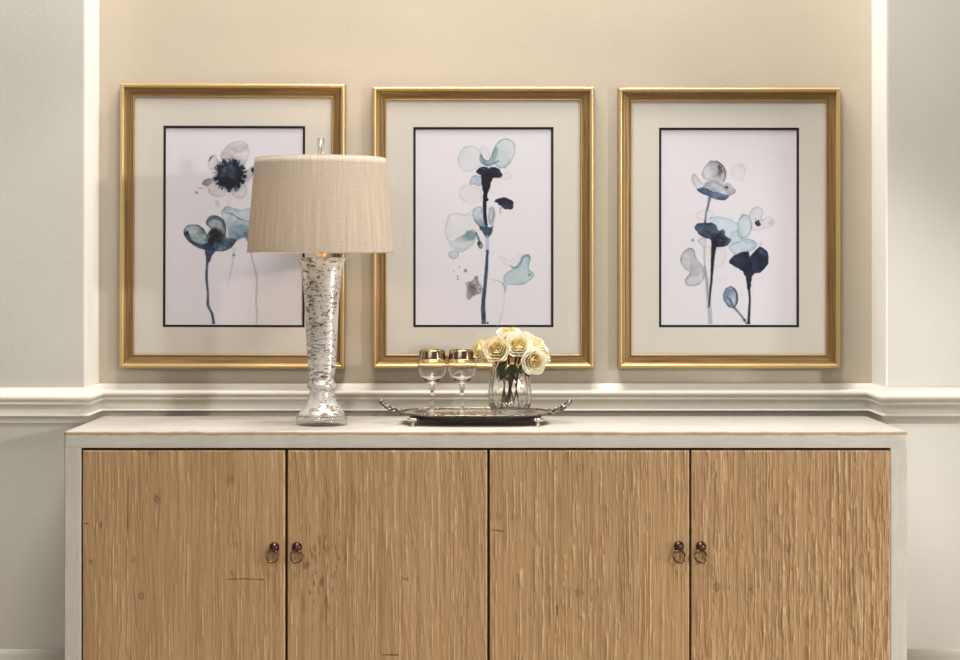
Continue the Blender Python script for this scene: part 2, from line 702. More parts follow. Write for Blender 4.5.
rail_path = [(-2.6, PY), (NL, PY), (NL, 0), (NR, 0), (NR, PY), (2.6, PY)]
ZT = 0.9245
rp = [(0.0, ZT), (0.009, ZT), (0.011, ZT - 0.002), (0.0115, ZT - 0.014), (0.014, ZT - 0.0155)]
for k in range(9):   # torus bead
    a = PI / 2 - PI * k / 8
    rp.append((0.0165 + 0.0060 * math.cos(a), ZT - 0.0245 + 0.0085 * math.sin(a)))
rp += [(0.0165, ZT - 0.034), (0.0165, ZT - 0.038)]
for k in range(9):   # cove
    a = PI / 2 * k / 8
    rp.append((0.0105 + 0.0085 * (1 - math.sin(a)) + 0.001, ZT - 0.038 - 0.022 * (1 - math.cos(a)) - 0.002))
rp += [(0.0115, ZT - 0.064), (0.0155, ZT - 0.0655), (0.0155, ZT - 0.0695), (0.0105, ZT - 0.071)]
for k in range(6):
    a = PI / 2 * k / 5
    rp.append((0.0105 - 0.005 * math.sin(a), ZT - 0.071 - 0.014 * (1 - math.cos(a)) - 0.001))
rp += [(0.0055, ZT - 0.087), (0.0, ZT - 0.0875)]
rp = [(o, ZT + (z - ZT) * 1.05) for o, z in rp]
struct(from_bm('trim_1', sweep('trim_1', rp, rail_path, M['trim']), M['trim']),
       'cream moulded chair rail running along the walls and round the recess', 'chair rail')

struct(box('trim_2', (NL - 0.001, PY + 0.0005, ZT), (NL + 0.004, 0, HT), M['casing'], bev=0.001), 'white painted upright board lining the left side of the recess', 'trim')
struct(box('trim_3', (NR - 0.004, PY + 0.0005, ZT), (NR + 0.001, 0, HT), M['casing'], bev=0.001), 'white painted upright board lining the right side of the recess', 'trim')
BT = 0.256
bp = [(0, 0), (0.020, 0), (0.020, BT - 0.03), (0.016, BT - 0.024), (0.016, BT - 0.016), (0.010, BT - 0.004),
      (0.008, BT), (0, BT)]
struct(from_bm('baseboard_left', sweep('b', bp, rail_path[:3], M['trim']), M['trim']),
       'cream baseboard at the foot of the left wall', 'baseboard')
struct(from_bm('baseboard_back', sweep('b', bp, [(NL + 0.021, 0), (NR - 0.021, 0)], M['trim']), M['trim']),
       'cream baseboard behind the sideboard', 'baseboard')
struct(from_bm('baseboard_right', sweep('b', bp, rail_path[3:], M['trim']), M['trim']),
       'cream baseboard at the foot of the right wall', 'baseboard')

# ------------------------------------------------------------------ sideboard
CT = 0.84
YF, YB = -0.51, -0.037
XL, XR = X(64.1, YF), X(907.2, YF)
side = thing('sideboard', 'long whitewashed sideboard with four raw pine doors and iron ring pulls', 'sideboard', ((XL + XR) / 2, 0, 0))
CX = (XL + XR) / 2


def wear_attr(o, fn):
    me = o.data
    a = me.attributes.new('wear', 'FLOAT', 'POINT')
    a.data.foreach_set('value', [fn(v.co) for v in me.vertices])


def board(name, x0, x1, y0, y1, z0, z1, wear, seed):
    """painted board with a dense, slightly uneven front face and softened worn edges"""
    r = 0.004
    # outline in section (y,z): front face, top, back, bottom
    sec = []
    for k in range(7):
        a = PI + PI / 2 * (-k / 6)
        sec.append((y0 + r + r * math.cos(a), z1 - r + r * math.sin(a)))
    sec.append((y0 + 0.012, z1))
    sec.append((y0 + 0.05, z1))
    sec += [(y1, z1), (y1, z0)]
    sec += [(y0 + 0.012, z0)]
    for k in range(5):
        a = -PI / 2 - PI / 2 * k / 4
        sec.append((y0 + 0.0006 + 0.0006 * math.cos(a), z0 + 0.0006 + 0.0006 * math.sin(a)))
    for t in (0.3, 0.7):
        sec.append((y0, z0 + (z1 - z0) * t))
    sec.append((y0, z1 - 0.009))
    n = max(2, int((x1 - x0) / 0.006))
    xs = np.linspace(x0, x1, n + 1)
    P = np.zeros((n + 1, len(sec), 3))
    for j, (y, z) in enumerate(sec):
        P[:, j, 0] = xs
        P[:, j, 1] = y
        P[:, j, 2] = z
        if y < y0 + 0.02:
            P[:, j, 1] += 0.0016 * (vnoise(xs * 30, xs * 0 + 3, seed, 3) - 0.5)
            if z > z1 - 0.02:
                P[:, j, 2] += 0.0028 * (vnoise(xs * 26, xs * 0 + 7, seed + 1, 3) - 0.6)
    me = npmesh(name, [grid(P, close_v=True)])
    bm = bmesh.new()
    bm.from_mesh(me)
    bm.verts.ensure_lookup_table()
    k = len(sec)
    bm.faces.new([bm.verts[j] for j in range(k)])
    bm.faces.new([bm.verts[n * k + j] for j in range(k)])
    o = from_bm(name, bm, M['paint'], side)
    wear_attr(o, wear)
    return o


x0, x1 = XL - CX, XR - CX
TH, TW = 0.0382, 0.0402
ledge = lambda c: max(0.0, 1 - math.hypot(max(0, c.y - YF - 0.002), (c.z - CT + 0.003)) / 0.011) if c.y < YF + 0.012 else 0.0
top = board('top_panel', x0, x1, YF, YB, CT - TH, CT, ledge, 3)


def upright(xa, xb, outer, seed):
    bm = bmesh.new()
    add_box(bm, (xa, YF, 0.0), (xb, YB, CT - TH))
    bmesh.ops.bevel(bm, geom=[e for e in bm.edges if abs(e.verts[0].co.z - e.verts[1].co.z) > 0.3], offset=0.003, segments=2, profile=0.5, affect='EDGES')
    es = [e for e in bm.edges if abs(e.verts[0].co.z - e.verts[1].co.z) > 0.3]
    bmesh.ops.subdivide_edges(bm, edges=es, cuts=60)
    for yy in (YF + 0.005, YF + 0.008):
        bmesh.ops.bisect_plane(bm, geom=list(bm.verts) + list(bm.edges) + list(bm.faces), plane_co=(0, yy, 0), plane_no=(0, 1, 0))
    o = from_bm('side_panel', bm, M['paint_up'], side)
    wear_attr(o, lambda c: 0.80 if abs(c.x - outer) < 0.003 and c.y < YF + 0.004 else 0.0)
    return o


upright(x0, x0 + TW, x0, 1)
upright(x1 - TW, x1, x1, 2)
box('bottom_panel', (x0 + TW, YF + 0.002, 0.05), (x1 - TW, YB, 0.0915), M['paint'], side, 0.002)
box('back_panel', (x0 + TW, YB - 0.012, 0.0915), (x1 - TW, YB, CT - TH), M['dark_inside'], side)
for pxm in (286, 488, 690):
    xm = X(pxm, YF) - CX
    box('divider', (xm - 0.012, YF + 0.03, 0.0915), (xm + 0.012, YB - 0.012, CT - TH), M['dark_inside'], side)

PINE = [np.array(lin(c)) for c in ((158, 126, 90), (173, 140, 102), (186, 153, 115))]


def door(pxa, pxb, seed, rough, knots, cracks, handle, rings, patches=()):
    y0 = YF + 0.001
    xa, xb = X(pxa, y0) - CX, X(pxb, y0) - CX
    zb, zt = 0.095, Z(450.4, y0)
    nx, nz = 420, 420
    u = np.linspace(0, 1, nx)
    z = zb + (zt - zb) * (1 - (1 - np.linspace(0, 1, nz)) ** 1.0)
    XX, ZZ = np.meshgrid(xa + (xb - xa) * u, z, indexing='ij')
    s = seed
    # wavy grain coordinate
    gx = XX + 0.012 * (vnoise(XX * 5, ZZ * 1.6, s + 1, 2) - 0.5) + 0.0026 * (vnoise(XX * 22, ZZ * 9, s + 2, 2) - 0.5)
    kn = np.zeros_like(XX)
    for (kx, ky, kr, kd) in knots:
        cx, cz = X(kx, y0) - CX, Z(ky, y0)
        r = kr * 0.00238
        d = np.hypot((XX - cx), (ZZ - cz) * 0.8)
        gx = gx + np.sign(XX - cx) * -r * 1.3 * np.exp(-((XX - cx) / (3 * r)) ** 2 - ((ZZ - cz) / (7 * r)) ** 2) * 0.6
        q = d / r * (0.75 + 0.6 * vnoise(XX * 160, ZZ * 130, s + 20, 2))
        kn = np.maximum(kn, kd * np.maximum(np.exp(-((q - 0.7) / 0.35) ** 2), 0.75 * np.exp(-q * q)) * (0.6 + 0.6 * vnoise(XX * 220, ZZ * 120, s + 21, 2)))
    ridge = vnoise(gx * 185, ZZ * 3.6, s + 3, 3, 0.6)
    ridge2 = vnoise(gx * 420, ZZ * 12, s + 4, 2, 0.6)
    broad = vnoise(gx * 16, ZZ * 1.1, s + 5, 3)
    rgh = vnoise(XX * 7, ZZ * 2.2, s + 6, 2)          # where the surface is torn
    torn = np.clip((rgh - 0.36) / 0.25, 0, 1)
    flake = vnoise(gx * 150 + 3, ZZ * 17, s + 7, 3, 0.6)
    flake = np.clip((flake - 0.52) * 6, 0, 1)
    line = np.zeros_like(XX)
    rg = np.random.RandomState(s + 50)
    dxg, dzg = XX[1, 0] - XX[0, 0], ZZ[0, 1] - ZZ[0, 0]
    for _ in range(int(30 + 150 * rough)):
        x_0 = xa + (xb - xa) * rg.rand()
        z_0 = zb + (zt - zb) * (rg.rand() * 1.2 - 0.1)
        ln_ = 0.04 + 0.30 * rg.rand() ** 2
        wd = 0.0010 + 0.0010 * rg.rand()
        am = 0.35 + 0.65 * rg.rand()
        i0, i1 = max(0, int((x_0 - 0.02 - xa) / dxg)), min(nx, int((x_0 + 0.02 - xa) / dxg))
        j0, j1 = max(0, int((z_0 - zb) / dzg)), min(nz, int((z_0 + ln_ - zb) / dzg))
        if i1 - i0 < 2 or j1 - j0 < 3:
            continue
        zz_ = ZZ[0, j0:j1]
        t_ = (zz_ - z_0) / ln_
        xc = x_0 + 0.010 * (vnoise(zz_ * 2.0 + 3, zz_ * 0 + x_0 * 6, s + 1, 2) - 0.5) + (0.0015 + 0.004 * rough * 0.5) * (vnoise(zz_ * 28, zz_ * 0 + x_0 * 60, s + 52, 3) - 0.5)
        ww = wd * (0.5 + vnoise(zz_ * 60, zz_ * 0 + x_0 * 90, s + 53, 2))
        aa_ = am * np.clip(np.sin(PI * np.clip(t_, 0, 1)) * 3, 0, 1) * np.clip(vnoise(zz_ * 38, zz_ * 0 + x_0 * 40, s + 54, 2) * 3 - 0.7, 0, 1)
        blk = np.clip(1.25 - np.abs(XX[i0:i1, j0:j1] - xc[None]) / ww[None], 0, 1) * aa_[None]
        line[i0:i1, j0:j1] = np.maximum(line[i0:i1, j0:j1], blk)
    h = 0.0014 * (ridge - 0.5) + 0.0009 * (ridge2 - 0.5) + 0.0012 * (broad - 0.5) + 0.0013 * flake * torn + 0.0022 * line
    h = h * rough * 1.5 - kn * 0.0012
    col = np.zeros(XX.shape + (3,))
    t = np.clip(0.5 + (vnoise(gx * 130 + 11, ZZ * 2.2, s + 8, 4, 0.65) - 0.5) * 1.0 + (broad - 0.5) * 0.7, 0, 1)
    for k in range(3):
        col[..., k] = np.interp(t, [0, 0.5, 1], [PINE[0][k], PINE[1][k], PINE[2][k]])
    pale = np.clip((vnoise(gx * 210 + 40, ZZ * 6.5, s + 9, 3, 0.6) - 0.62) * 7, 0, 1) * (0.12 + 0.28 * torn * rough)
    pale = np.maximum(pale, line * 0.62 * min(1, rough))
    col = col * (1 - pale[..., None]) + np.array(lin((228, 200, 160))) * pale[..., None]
    dk = np.clip((vnoise(gx * 150 + 70, ZZ * 4.5, s + 10, 3, 0.6) - 0.68) * 8, 0, 1) * 0.35
    col = col * (1 - dk[..., None]) + np.array(lin((120, 88, 56))) * dk[..., None]
    for (px_, py_, w_, h_, a_) in patches:            # worn dark pitted patches
        cx, cz = X(px_, y0) - CX, Z(py_, y0)
        mask = np.exp(-((XX - cx) / (w_ * 0.00238)) ** 2 - ((ZZ - cz) / (h_ * 0.00238)) ** 2)
        pit = np.clip((vnoise(XX * 210, ZZ * 48, s + 11, 3, 0.6) - 0.60) * 9, 0, 1) * mask * a_
        col = col * (1 - pit[..., None]) + np.array(lin((84, 64, 46))) * pit[..., None]
        h = h - pit * 0.0010
    kcol = np.array(lin((98, 84, 70)))
    k3 = np.clip(kn, 0, 1)[..., None] * 0.75
    col = col * (1 - k3) + kcol * k3
    for pts, w in cracks:
        for (ax, ay), (bx, by) in zip(pts[:-1], pts[1:]):
            ax_, az_, bx_, bz_ = X(ax, y0) - CX, Z(ay, y0), X(bx, y0) - CX, Z(by, y0)
            dx, dz = bx_ - ax_, bz_ - az_
            tt = np.clip(((XX - ax_) * dx + (ZZ - az_) * dz) / (dx * dx + dz * dz), 0, 1)
            d = np.hypot(XX - ax_ - tt * dx, ZZ - az_ - tt * dz)
            mk = np.clip(1.4 - d / (w * 0.00119), 0, 1)
            h = h - mk * 0.0012
            col = col * (1 - 0.75 * mk[..., None]) + np.array(lin((70, 48, 30))) * 0.75 * mk[..., None]
    ex = np.minimum(XX - xa, xb - XX)
    ez = np.minimum(ZZ - zb, zt - ZZ)
    e = np.clip(np.minimum(ex, ez), 0, None)
    ew = np.clip(1.3 - e / 0.0032, 0, 1) * np.clip(vnoise(XX * 50, ZZ * 50, s + 30, 3) * 2.2 - 0.4, 0, 1) * 0.6
    col = col * (1 - ew[..., None]) + np.array(lin((226, 200, 164))) * ew[..., None]
    R = 0.005
    drop = np.where(e < R, R - np.sqrt(np.clip(R * R - (R - e) ** 2, 0, None)), 0)
    # rounded outer corners
    cx_, cz_ = np.clip(0.006 - ex, 0, None), np.clip(0.006 - ez, 0, None)
    P = np.stack([XX, y0 - h + drop * 0.8, ZZ], -1)
    # side walls
    edge = np.concatenate([P[:, 0], P[1:, -1], P[-2::-1, -1], P[0, -2:0:-1]]) if False else None
    yb = y0 + 0.026
    ring = np.concatenate([P[:-1, 0], P[-1, :-1], P[:0:-1, -1], P[0, :0:-1]])
    back = ring.copy()
    back[:, 1] = yb
    wallg = np.stack([ring, back], 0)
    bk = np.array([[[xa, yb, zb], [xa, yb, zt]], [[xb, yb, zb], [xb, yb, zt]]])
    me = npmesh('door', [grid(P), grid(wallg, close_v=True), grid(bk, flip=True)])
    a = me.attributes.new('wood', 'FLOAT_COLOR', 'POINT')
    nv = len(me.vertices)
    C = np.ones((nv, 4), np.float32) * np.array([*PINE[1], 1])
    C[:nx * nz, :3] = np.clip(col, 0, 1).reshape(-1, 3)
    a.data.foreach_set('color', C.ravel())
    o = link('door', me, M['pine'], side)
    # ring pull
    hx, hz = X(handle[0], y0) - CX, Z(handle[1], y0)
    rx, rz = X(rings[0], y0) - CX, Z(rings[1], y0)
    r = 0.0122
    prof = [(0, 0.0105), (0.003, 0.0102), (0.006, 0.0086), (0.0085, 0.0062), (0.0105, 0.0035), (r, 0.0012), (r, -0.002), (0, -0.002)]
    pl = lathe('pull_plate', prof, M['iron'], o, 28, loc=(hx, y0 - 0.001, hz), label='dark bronze domed plate')
    pl.rotation_euler = (PI / 2, 0, 0)
    ch = []
    # eye the ring hangs from
    th = np.linspace(0, 2 * PI, 20, endpoint=False)
    eye = np.stack([0 * th, 0.0048 * np.cos(th), 0.0048 * np.sin(th)], -1) + np.array([hx, y0 - 0.0125, hz - 0.003])
    pe = npmesh('pull_eye', tube_chunk(eye, 0.0016, 8, True))
    link('pull_eye', pe, M['iron'], o)
    th = np.linspace(0, 2 * PI, 40, endpoint=False)
    R2 = 0.0136
    rg = np.stack([R2 * np.cos(th), 0.0045 * np.sin(th), R2 * np.sin(th)], -1) + np.array([rx, y0 - 0.0105, rz])
    rm = npmesh('pull_ring', tube_chunk(rg, 0.0027, 10, True))
    link('pull_ring', rm, M['ring'], o, label='bronze ring pull')
    return o


D1K = [(156, 500, 3.2, 1.0), (151, 452, 3, 0.6), (141, 596, 3, 1), (230, 480, 3.4, 0.7), (90, 562, 2, .8), (133, 560, 2.4, .5), (235, 545, 2.5, .5)]
d1c = [([(82, 523), (88, 524)], 1.3), ([(101, 522), (100.5, 528)], 1.4), ([(227, 579.5), (245, 579), (264, 580)], 1.0), ([(128, 478), (127, 540)], .8), ([(232, 575), (231, 572)], 1)]
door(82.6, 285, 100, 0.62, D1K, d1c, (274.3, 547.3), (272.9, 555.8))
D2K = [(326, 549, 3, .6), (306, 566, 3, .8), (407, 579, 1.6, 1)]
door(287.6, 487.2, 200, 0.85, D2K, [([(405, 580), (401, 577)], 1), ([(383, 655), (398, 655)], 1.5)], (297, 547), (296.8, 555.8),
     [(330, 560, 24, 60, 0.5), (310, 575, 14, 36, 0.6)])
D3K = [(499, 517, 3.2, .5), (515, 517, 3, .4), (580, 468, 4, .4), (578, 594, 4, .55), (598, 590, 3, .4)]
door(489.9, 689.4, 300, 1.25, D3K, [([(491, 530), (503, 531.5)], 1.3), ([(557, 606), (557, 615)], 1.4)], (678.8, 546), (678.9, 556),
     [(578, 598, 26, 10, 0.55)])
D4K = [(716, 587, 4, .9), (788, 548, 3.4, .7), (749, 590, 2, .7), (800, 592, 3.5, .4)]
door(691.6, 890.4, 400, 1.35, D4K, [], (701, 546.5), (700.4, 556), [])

# ------------------------------------------------------------------ watercolours
SC = 6.227
RES = 2.0


class Paper:
    def __init__(self, l, r, t, b, base, seed):
        self.l, self.t = l, t
        self.nx, self.ny = int((r - l) * RES) + 1, int((b - t) * RES) + 1
        self.px, self.py = np.meshgrid(np.linspace(l, r, self.nx), np.linspace(t, b, self.ny), indexing='ij')
        self.c = np.ones(self.px.shape + (3,)) * np.array(base, float)
        g = vnoise(self.px * 0.9, self.py * 0.9, seed, 3)
        self.c *= (1 + 0.008 * (g[..., None] - 0.5))
        self.seed = seed * 31
        self.o = (0, 0)

    def org(self, x, y):
        self.o = (x, y)

    def tone(self, col):
        c = np.array(col, float)
        l = c.mean()
        c = l + (c - l) * 0.82
        return c * (0.74 + 0.26 * min(1, l / 190))

    def cv(self, pts):
        return [(self.o[0] + p[0] / SC, self.o[1] + p[1] / SC) for p in pts]

    def region(self, P, pad):
        x0, x1 = min(p[0] for p in P) - pad, max(p[0] for p in P) + pad
        y0, y1 = min(p[1] for p in P) - pad, max(p[1] for p in P) + pad
        i0, i1 = max(0, int((x0 - self.l) * RES)), min(self.nx, int((x1 - self.l) * RES) + 2)
        j0, j1 = max(0, int((y0 - self.t) * RES)), min(self.ny, int((y1 - self.t) * RES) + 2)
        return slice(i0, i1), slice(j0, j1)

    def wash(self, pts, col, a, edge=0.3, soft=0.35, var=0.5, wob=0.8, ecol=None):
        self.seed += 7
        s = self.seed
        P = self.cv(pts)
        C = spline(P + [P[0]], 5) if len(P) > 3 else np.array(P + [P[0]])
        if len(P) > 3:
            q = np.vstack([P[-1:], P, P[:2]])
            q = np.array(q)
            out = []
            for i in range(1, len(P) + 1):
                for t in np.linspace(0, 1, 5, endpoint=False):
                    a0, a1, a2, a3 = q[i - 1], q[i], q[i + 1], q[i + 2]
                    out.append(0.5 * (2 * a1 + (a2 - a0) * t + (2 * a0 - 5 * a1 + 4 * a2 - a3) * t * t + (3 * a1 - a0 - 3 * a2 + a3) * t ** 3))
            C = np.array(out + [out[0]])
        sl = self.region(P, 4)
        x, y = self.px[sl], self.py[sl]
        if x.size == 0:
            return
        x = x + wob * 2 * (vnoise(x * 0.35, y * 0.35, s, 3) - 0.5)
        y = y + wob * 2 * (vnoise(x * 0.35 + 50, y * 0.35, s + 1, 3) - 0.5)
        dmin = np.full(x.shape, 1e9)
        ins = np.zeros(x.shape, bool)
        for (ax, ay), (bx, by) in zip(C[:-1], C[1:]):
            dx, dy = bx - ax, by - ay
            t = np.clip(((x - ax) * dx + (y - ay) * dy) / (dx * dx + dy * dy + 1e-12), 0, 1)
            dmin = np.minimum(dmin, np.hypot(x - ax - t * dx, y - ay - t * dy))
            cross = ((ay > y) != (by > y)) & (x < (bx - ax) * (y - ay) / (by - ay + 1e-12) + ax)
            ins ^= cross
        sd = np.where(ins, dmin, -dmin)
        m = np.clip(sd / soft * 0.5 + 0.5, 0, 1)
        n = vnoise(x * 0.13, y * 0.13, s + 2, 4)
        al = a * (1 - var + var * 2 * np.clip((n - 0.22) * 1.5, 0, 1))
        gx_, gy_ = math.cos(s * 1.7), math.sin(s * 1.7)
        gr_ = (x - x[ins].mean()) * gx_ + (y - y[ins].mean()) * gy_ if ins.any() else x * 0
        gr_ = gr_ / (np.abs(gr_).max() + 1e-6)
        al = al * (1 + var * 0.8 * gr_)
        fine_ = vnoise(x * 0.55, y * 0.55, s + 5, 3)
        al = al * (1 + var * 0.5 * (fine_ - 0.5) * 2)
        al = al + edge * 0.62 * np.exp(-((sd - 0.5) / 0.75) ** 2) * (0.4 + 0.9 * vnoise(x * 0.2 + 9, y * 0.2, s + 3, 2))
        al = np.clip(al, 0, 0.98) * m
        base = self.tone(col)
        e = self.tone(ecol if ecol else col)
        k = np.exp(-((sd - 0.4) / 1.0) ** 2)[..., None]
        cc = base * (1 - k) + (e * (0.82 if ecol is None else 1)) * k
        self.c[sl] = self.c[sl] * (1 - al[..., None]) + cc * al[..., None]

    def stroke(self, pts, w, col, a, soft=0.4, var=0.3):
        self.seed += 7
        s = self.seed
        P = self.cv(pts)
        C = spline(P, 6) if len(P) > 2 else np.array(P)
        w = np.interp(np.linspace(0, 1, len(C)), np.linspace(0, 1, len(w)), w) / SC / 2 if not np.isscalar(w) else np.full(len(C), w / SC / 2)
        sl = self.region(P, 6)
        x, y = self.px[sl], self.py[sl]
        if x.size == 0:
            return
        x = x + 0.7 * (vnoise(x * 0.3, y * 0.3, s, 2) - 0.5)
        sd = np.full(x.shape, -1e9)
        for i in range(len(C) - 1):
            (ax, ay), (bx, by) = C[i], C[i + 1]
            dx, dy = bx - ax, by - ay
            t = np.clip(((x - ax) * dx + (y - ay) * dy) / (dx * dx + dy * dy + 1e-12), 0, 1)
            sd = np.maximum(sd, w[i] * (1 - t) + w[i + 1] * t - np.hypot(x - ax - t * dx, y - ay - t * dy))
        m = np.clip(sd / soft * 0.5 + 0.5, 0, 1)
        n = vnoise(x * 0.2, y * 0.12, s + 2, 3)
        al = np.clip(a * (1 - var + var * 2 * n), 0, 0.98) * m
        self.c[sl] = self.c[sl] * (1 - al[..., None]) + self.tone(col) * al[..., None]

    def dot(self, c, r, col, a, rag=0.0, soft=0.35, n=14, edge=0.1):
        rng = random.Random(self.seed)
        pts = []
        for k in range(n):
            t = 2 * PI * k / n
            rr = r * (1 + rag * (rng.random() - 0.5) * 2 * (1 if k % 2 else -0.3))
            pts.append((c[0] + rr * math.cos(t), c[1] + rr * math.sin(t)))
        self.wash(pts, col, a, edge, soft, 0.25, 0.3)


NAVY, INK, TEAL = (24, 32, 56), (20, 24, 42), (70, 110, 128)
PBASE = (209, 206, 213)


def paint_one(p):
    p.org(160, 122)
    G = (150, 150, 154)
    p.wash([(372, 210), (385, 180), (420, 140), (470, 118), (520, 122), (550, 160), (552, 200), (535, 250), (515, 285), (470, 260), (420, 235), (385, 235)], G, .34, .3, var=.8)
    p.wash([(440, 150), (500, 140), (530, 170), (490, 190), (450, 180)], (120, 118, 122), .2, .02, 1.5)
    p.wash([(293, 275), (300, 235), (325, 205), (345, 210), (362, 250), (340, 285), (315, 302)], G, .3, .3, var=.7)
    p.stroke([(303, 245), (312, 222), (325, 212)], [4, 10, 5], (50, 52, 66), .8)
    p.wash([(505, 310), (545, 295), (585, 268), (605, 300), (570, 340), (540, 380), (512, 360)], (130, 138, 156), .4, .3, var=.8)
    p.dot((580, 298), 15, INK, .8, .4)
    p.wash([(440, 440), (470, 410), (500, 370), (530, 385), (540, 420), (530, 460), (495, 478), (460, 468)], (165, 176, 186), .4, .25, var=.7)
    p.wash([(260, 385), (290, 352), (330, 355), (370, 390), (405, 430), (395, 462), (350, 468), (310, 450), (290, 410)], (165, 162, 160), .36, .25)
    p.wash([(258, 385), (285, 355), (325, 352), (330, 365), (295, 398)], (110, 114, 124), .45, .2)
    p.wash([(350, 300), (400, 230), (470, 225), (525, 290), (530, 360), (470, 430), (400, 410), (345, 360)], (90, 105, 135), .3, 0, 3.0)
    p.dot((432, 330), 80, NAVY, .97, .12, 0.6, 40)
    for a, r in ((0.1, 90), (-0.5, 92), (-1.2, 92), (-2.0, 92), (-2.5, 90), (2.9, 90), (2.4, 84), (1.6, 96), (0.9, 90), (.5, 92)):
        p.dot((432 + r * math.cos(a), 330 + r * math.sin(a)), 13, NAVY, .85, .3)
    rr_ = random.Random(5)
    for k in range(46):
        a = 2 * PI * k / 46 + rr_.uniform(-.06, .06)
        r1_, r2_ = 66, rr_.uniform(88, 108)
        p.stroke([(432 + r1_ * math.cos(a), 330 + r1_ * math.sin(a)), (432 + r2_ * math.cos(a), 330 + r2_ * math.sin(a))], [12, rr_.uniform(4, 9)], NAVY, rr_.uniform(.5, .95), .5)
    for q in ((420, 262), (440, 268), (398, 300)):
        p.dot(q, 8, (120, 135, 160), .5, .3, .6)
    p.dot((225, 438), 9, (120, 120, 128), .5, .3)
    p.wash([(232, 412), (250, 406), (268, 412), (250, 420)], (130, 130, 138), .45, .1)
    p.wash([(342, 490), (360, 488), (374, 515), (360, 526), (345, 515)], (150, 150, 158), .4, .1)
    p.stroke([(428, 440), (430, 480), (428, 540)], [26, 20, 24], (175, 185, 195), .3, 1)
    # pale blue flower behind the shade
    B = (120, 162, 182)
    p.wash([(380, 560), (410, 525), (450, 530), (500, 545), (560, 535), (620, 560), (640, 640), (600, 700), (560, 735), (530, 712), (490, 730), (440, 780), (390, 800), (370, 700), (385, 620)], B, .5, .2, var=.75)
    p.wash([(430, 660), (500, 640), (560, 660), (550, 710), (490, 725), (440, 760)], (70, 112, 145), .5, .1, 1.5)
    p.stroke([(395, 560), (450, 575), (490, 600), (520, 612), (570, 628)], [3, 6, 7, 5, 4], (62, 98, 116), .75)
    p.stroke([(530, 700), (545, 725), (552, 760)], [30, 24, 10], (70, 105, 140), .6)
    # dark teal flower
    p.wash([(145, 690), (160, 650), (200, 640), (250, 650), (285, 690), (300, 720), (330, 760), (300, 790), (240, 775), (190, 745), (155, 715)], (92, 132, 142), .75, .3, ecol=(34, 66, 92), var=.6)
    p.wash([(285, 630), (300, 595), (340, 580), (385, 600), (405, 640), (410, 700), (380, 720), (330, 690), (310, 660)], (120, 136, 140), .7, .3, ecol=(40, 66, 84))
    p.stroke([(292, 630), (310, 605), (345, 596), (385, 615), (400, 660)], [8, 22, 22, 20, 10], (64, 96, 110), .7)
    p.wash([(150, 700), (175, 680), (200, 740), (280, 760), (330, 700), (380, 690), (420, 720), (460, 730), (470, 745), (430, 790), (370, 805), (310, 800), (240, 785), (180, 750)], (36, 62, 96), .85, .1, var=.4)
    p.wash([(300, 690), (340, 660), (385, 690), (390, 750), (350, 785), (305, 770)], (22, 24, 34), .7, 0, 2.0)
    p.wash([(200, 680), (240, 665), (262, 700), (225, 730)], (170, 178, 172), .5, 0, 2.5)
    p.wash([(280, 780), (345, 795), (322, 835), (302, 880), (287, 850)], (48, 66, 104), .92, .1, var=.2)
    p.org(160, 228)
    p.stroke([(295, 170), (291, 260), (290, 330), (297, 400), (300, 480), (325, 540), (336, 604)], [18, 16, 15, 13, 18, 15, 18], (52, 66, 104), .9)
    p.stroke([(565, 130), (575, 200), (600, 290), (603, 350), (598, 450), (605, 540), (598, 600)], [14, 14, 13, 11, 12, 11, 9], (140, 150, 176), .5)
    p.stroke([(462, 130), (452, 200), (435, 300), (420, 362)], [12, 10, 9, 6], (165, 162, 178), .5)
    p.dot((458, 168), 9, (110, 104, 118), .5, .4)


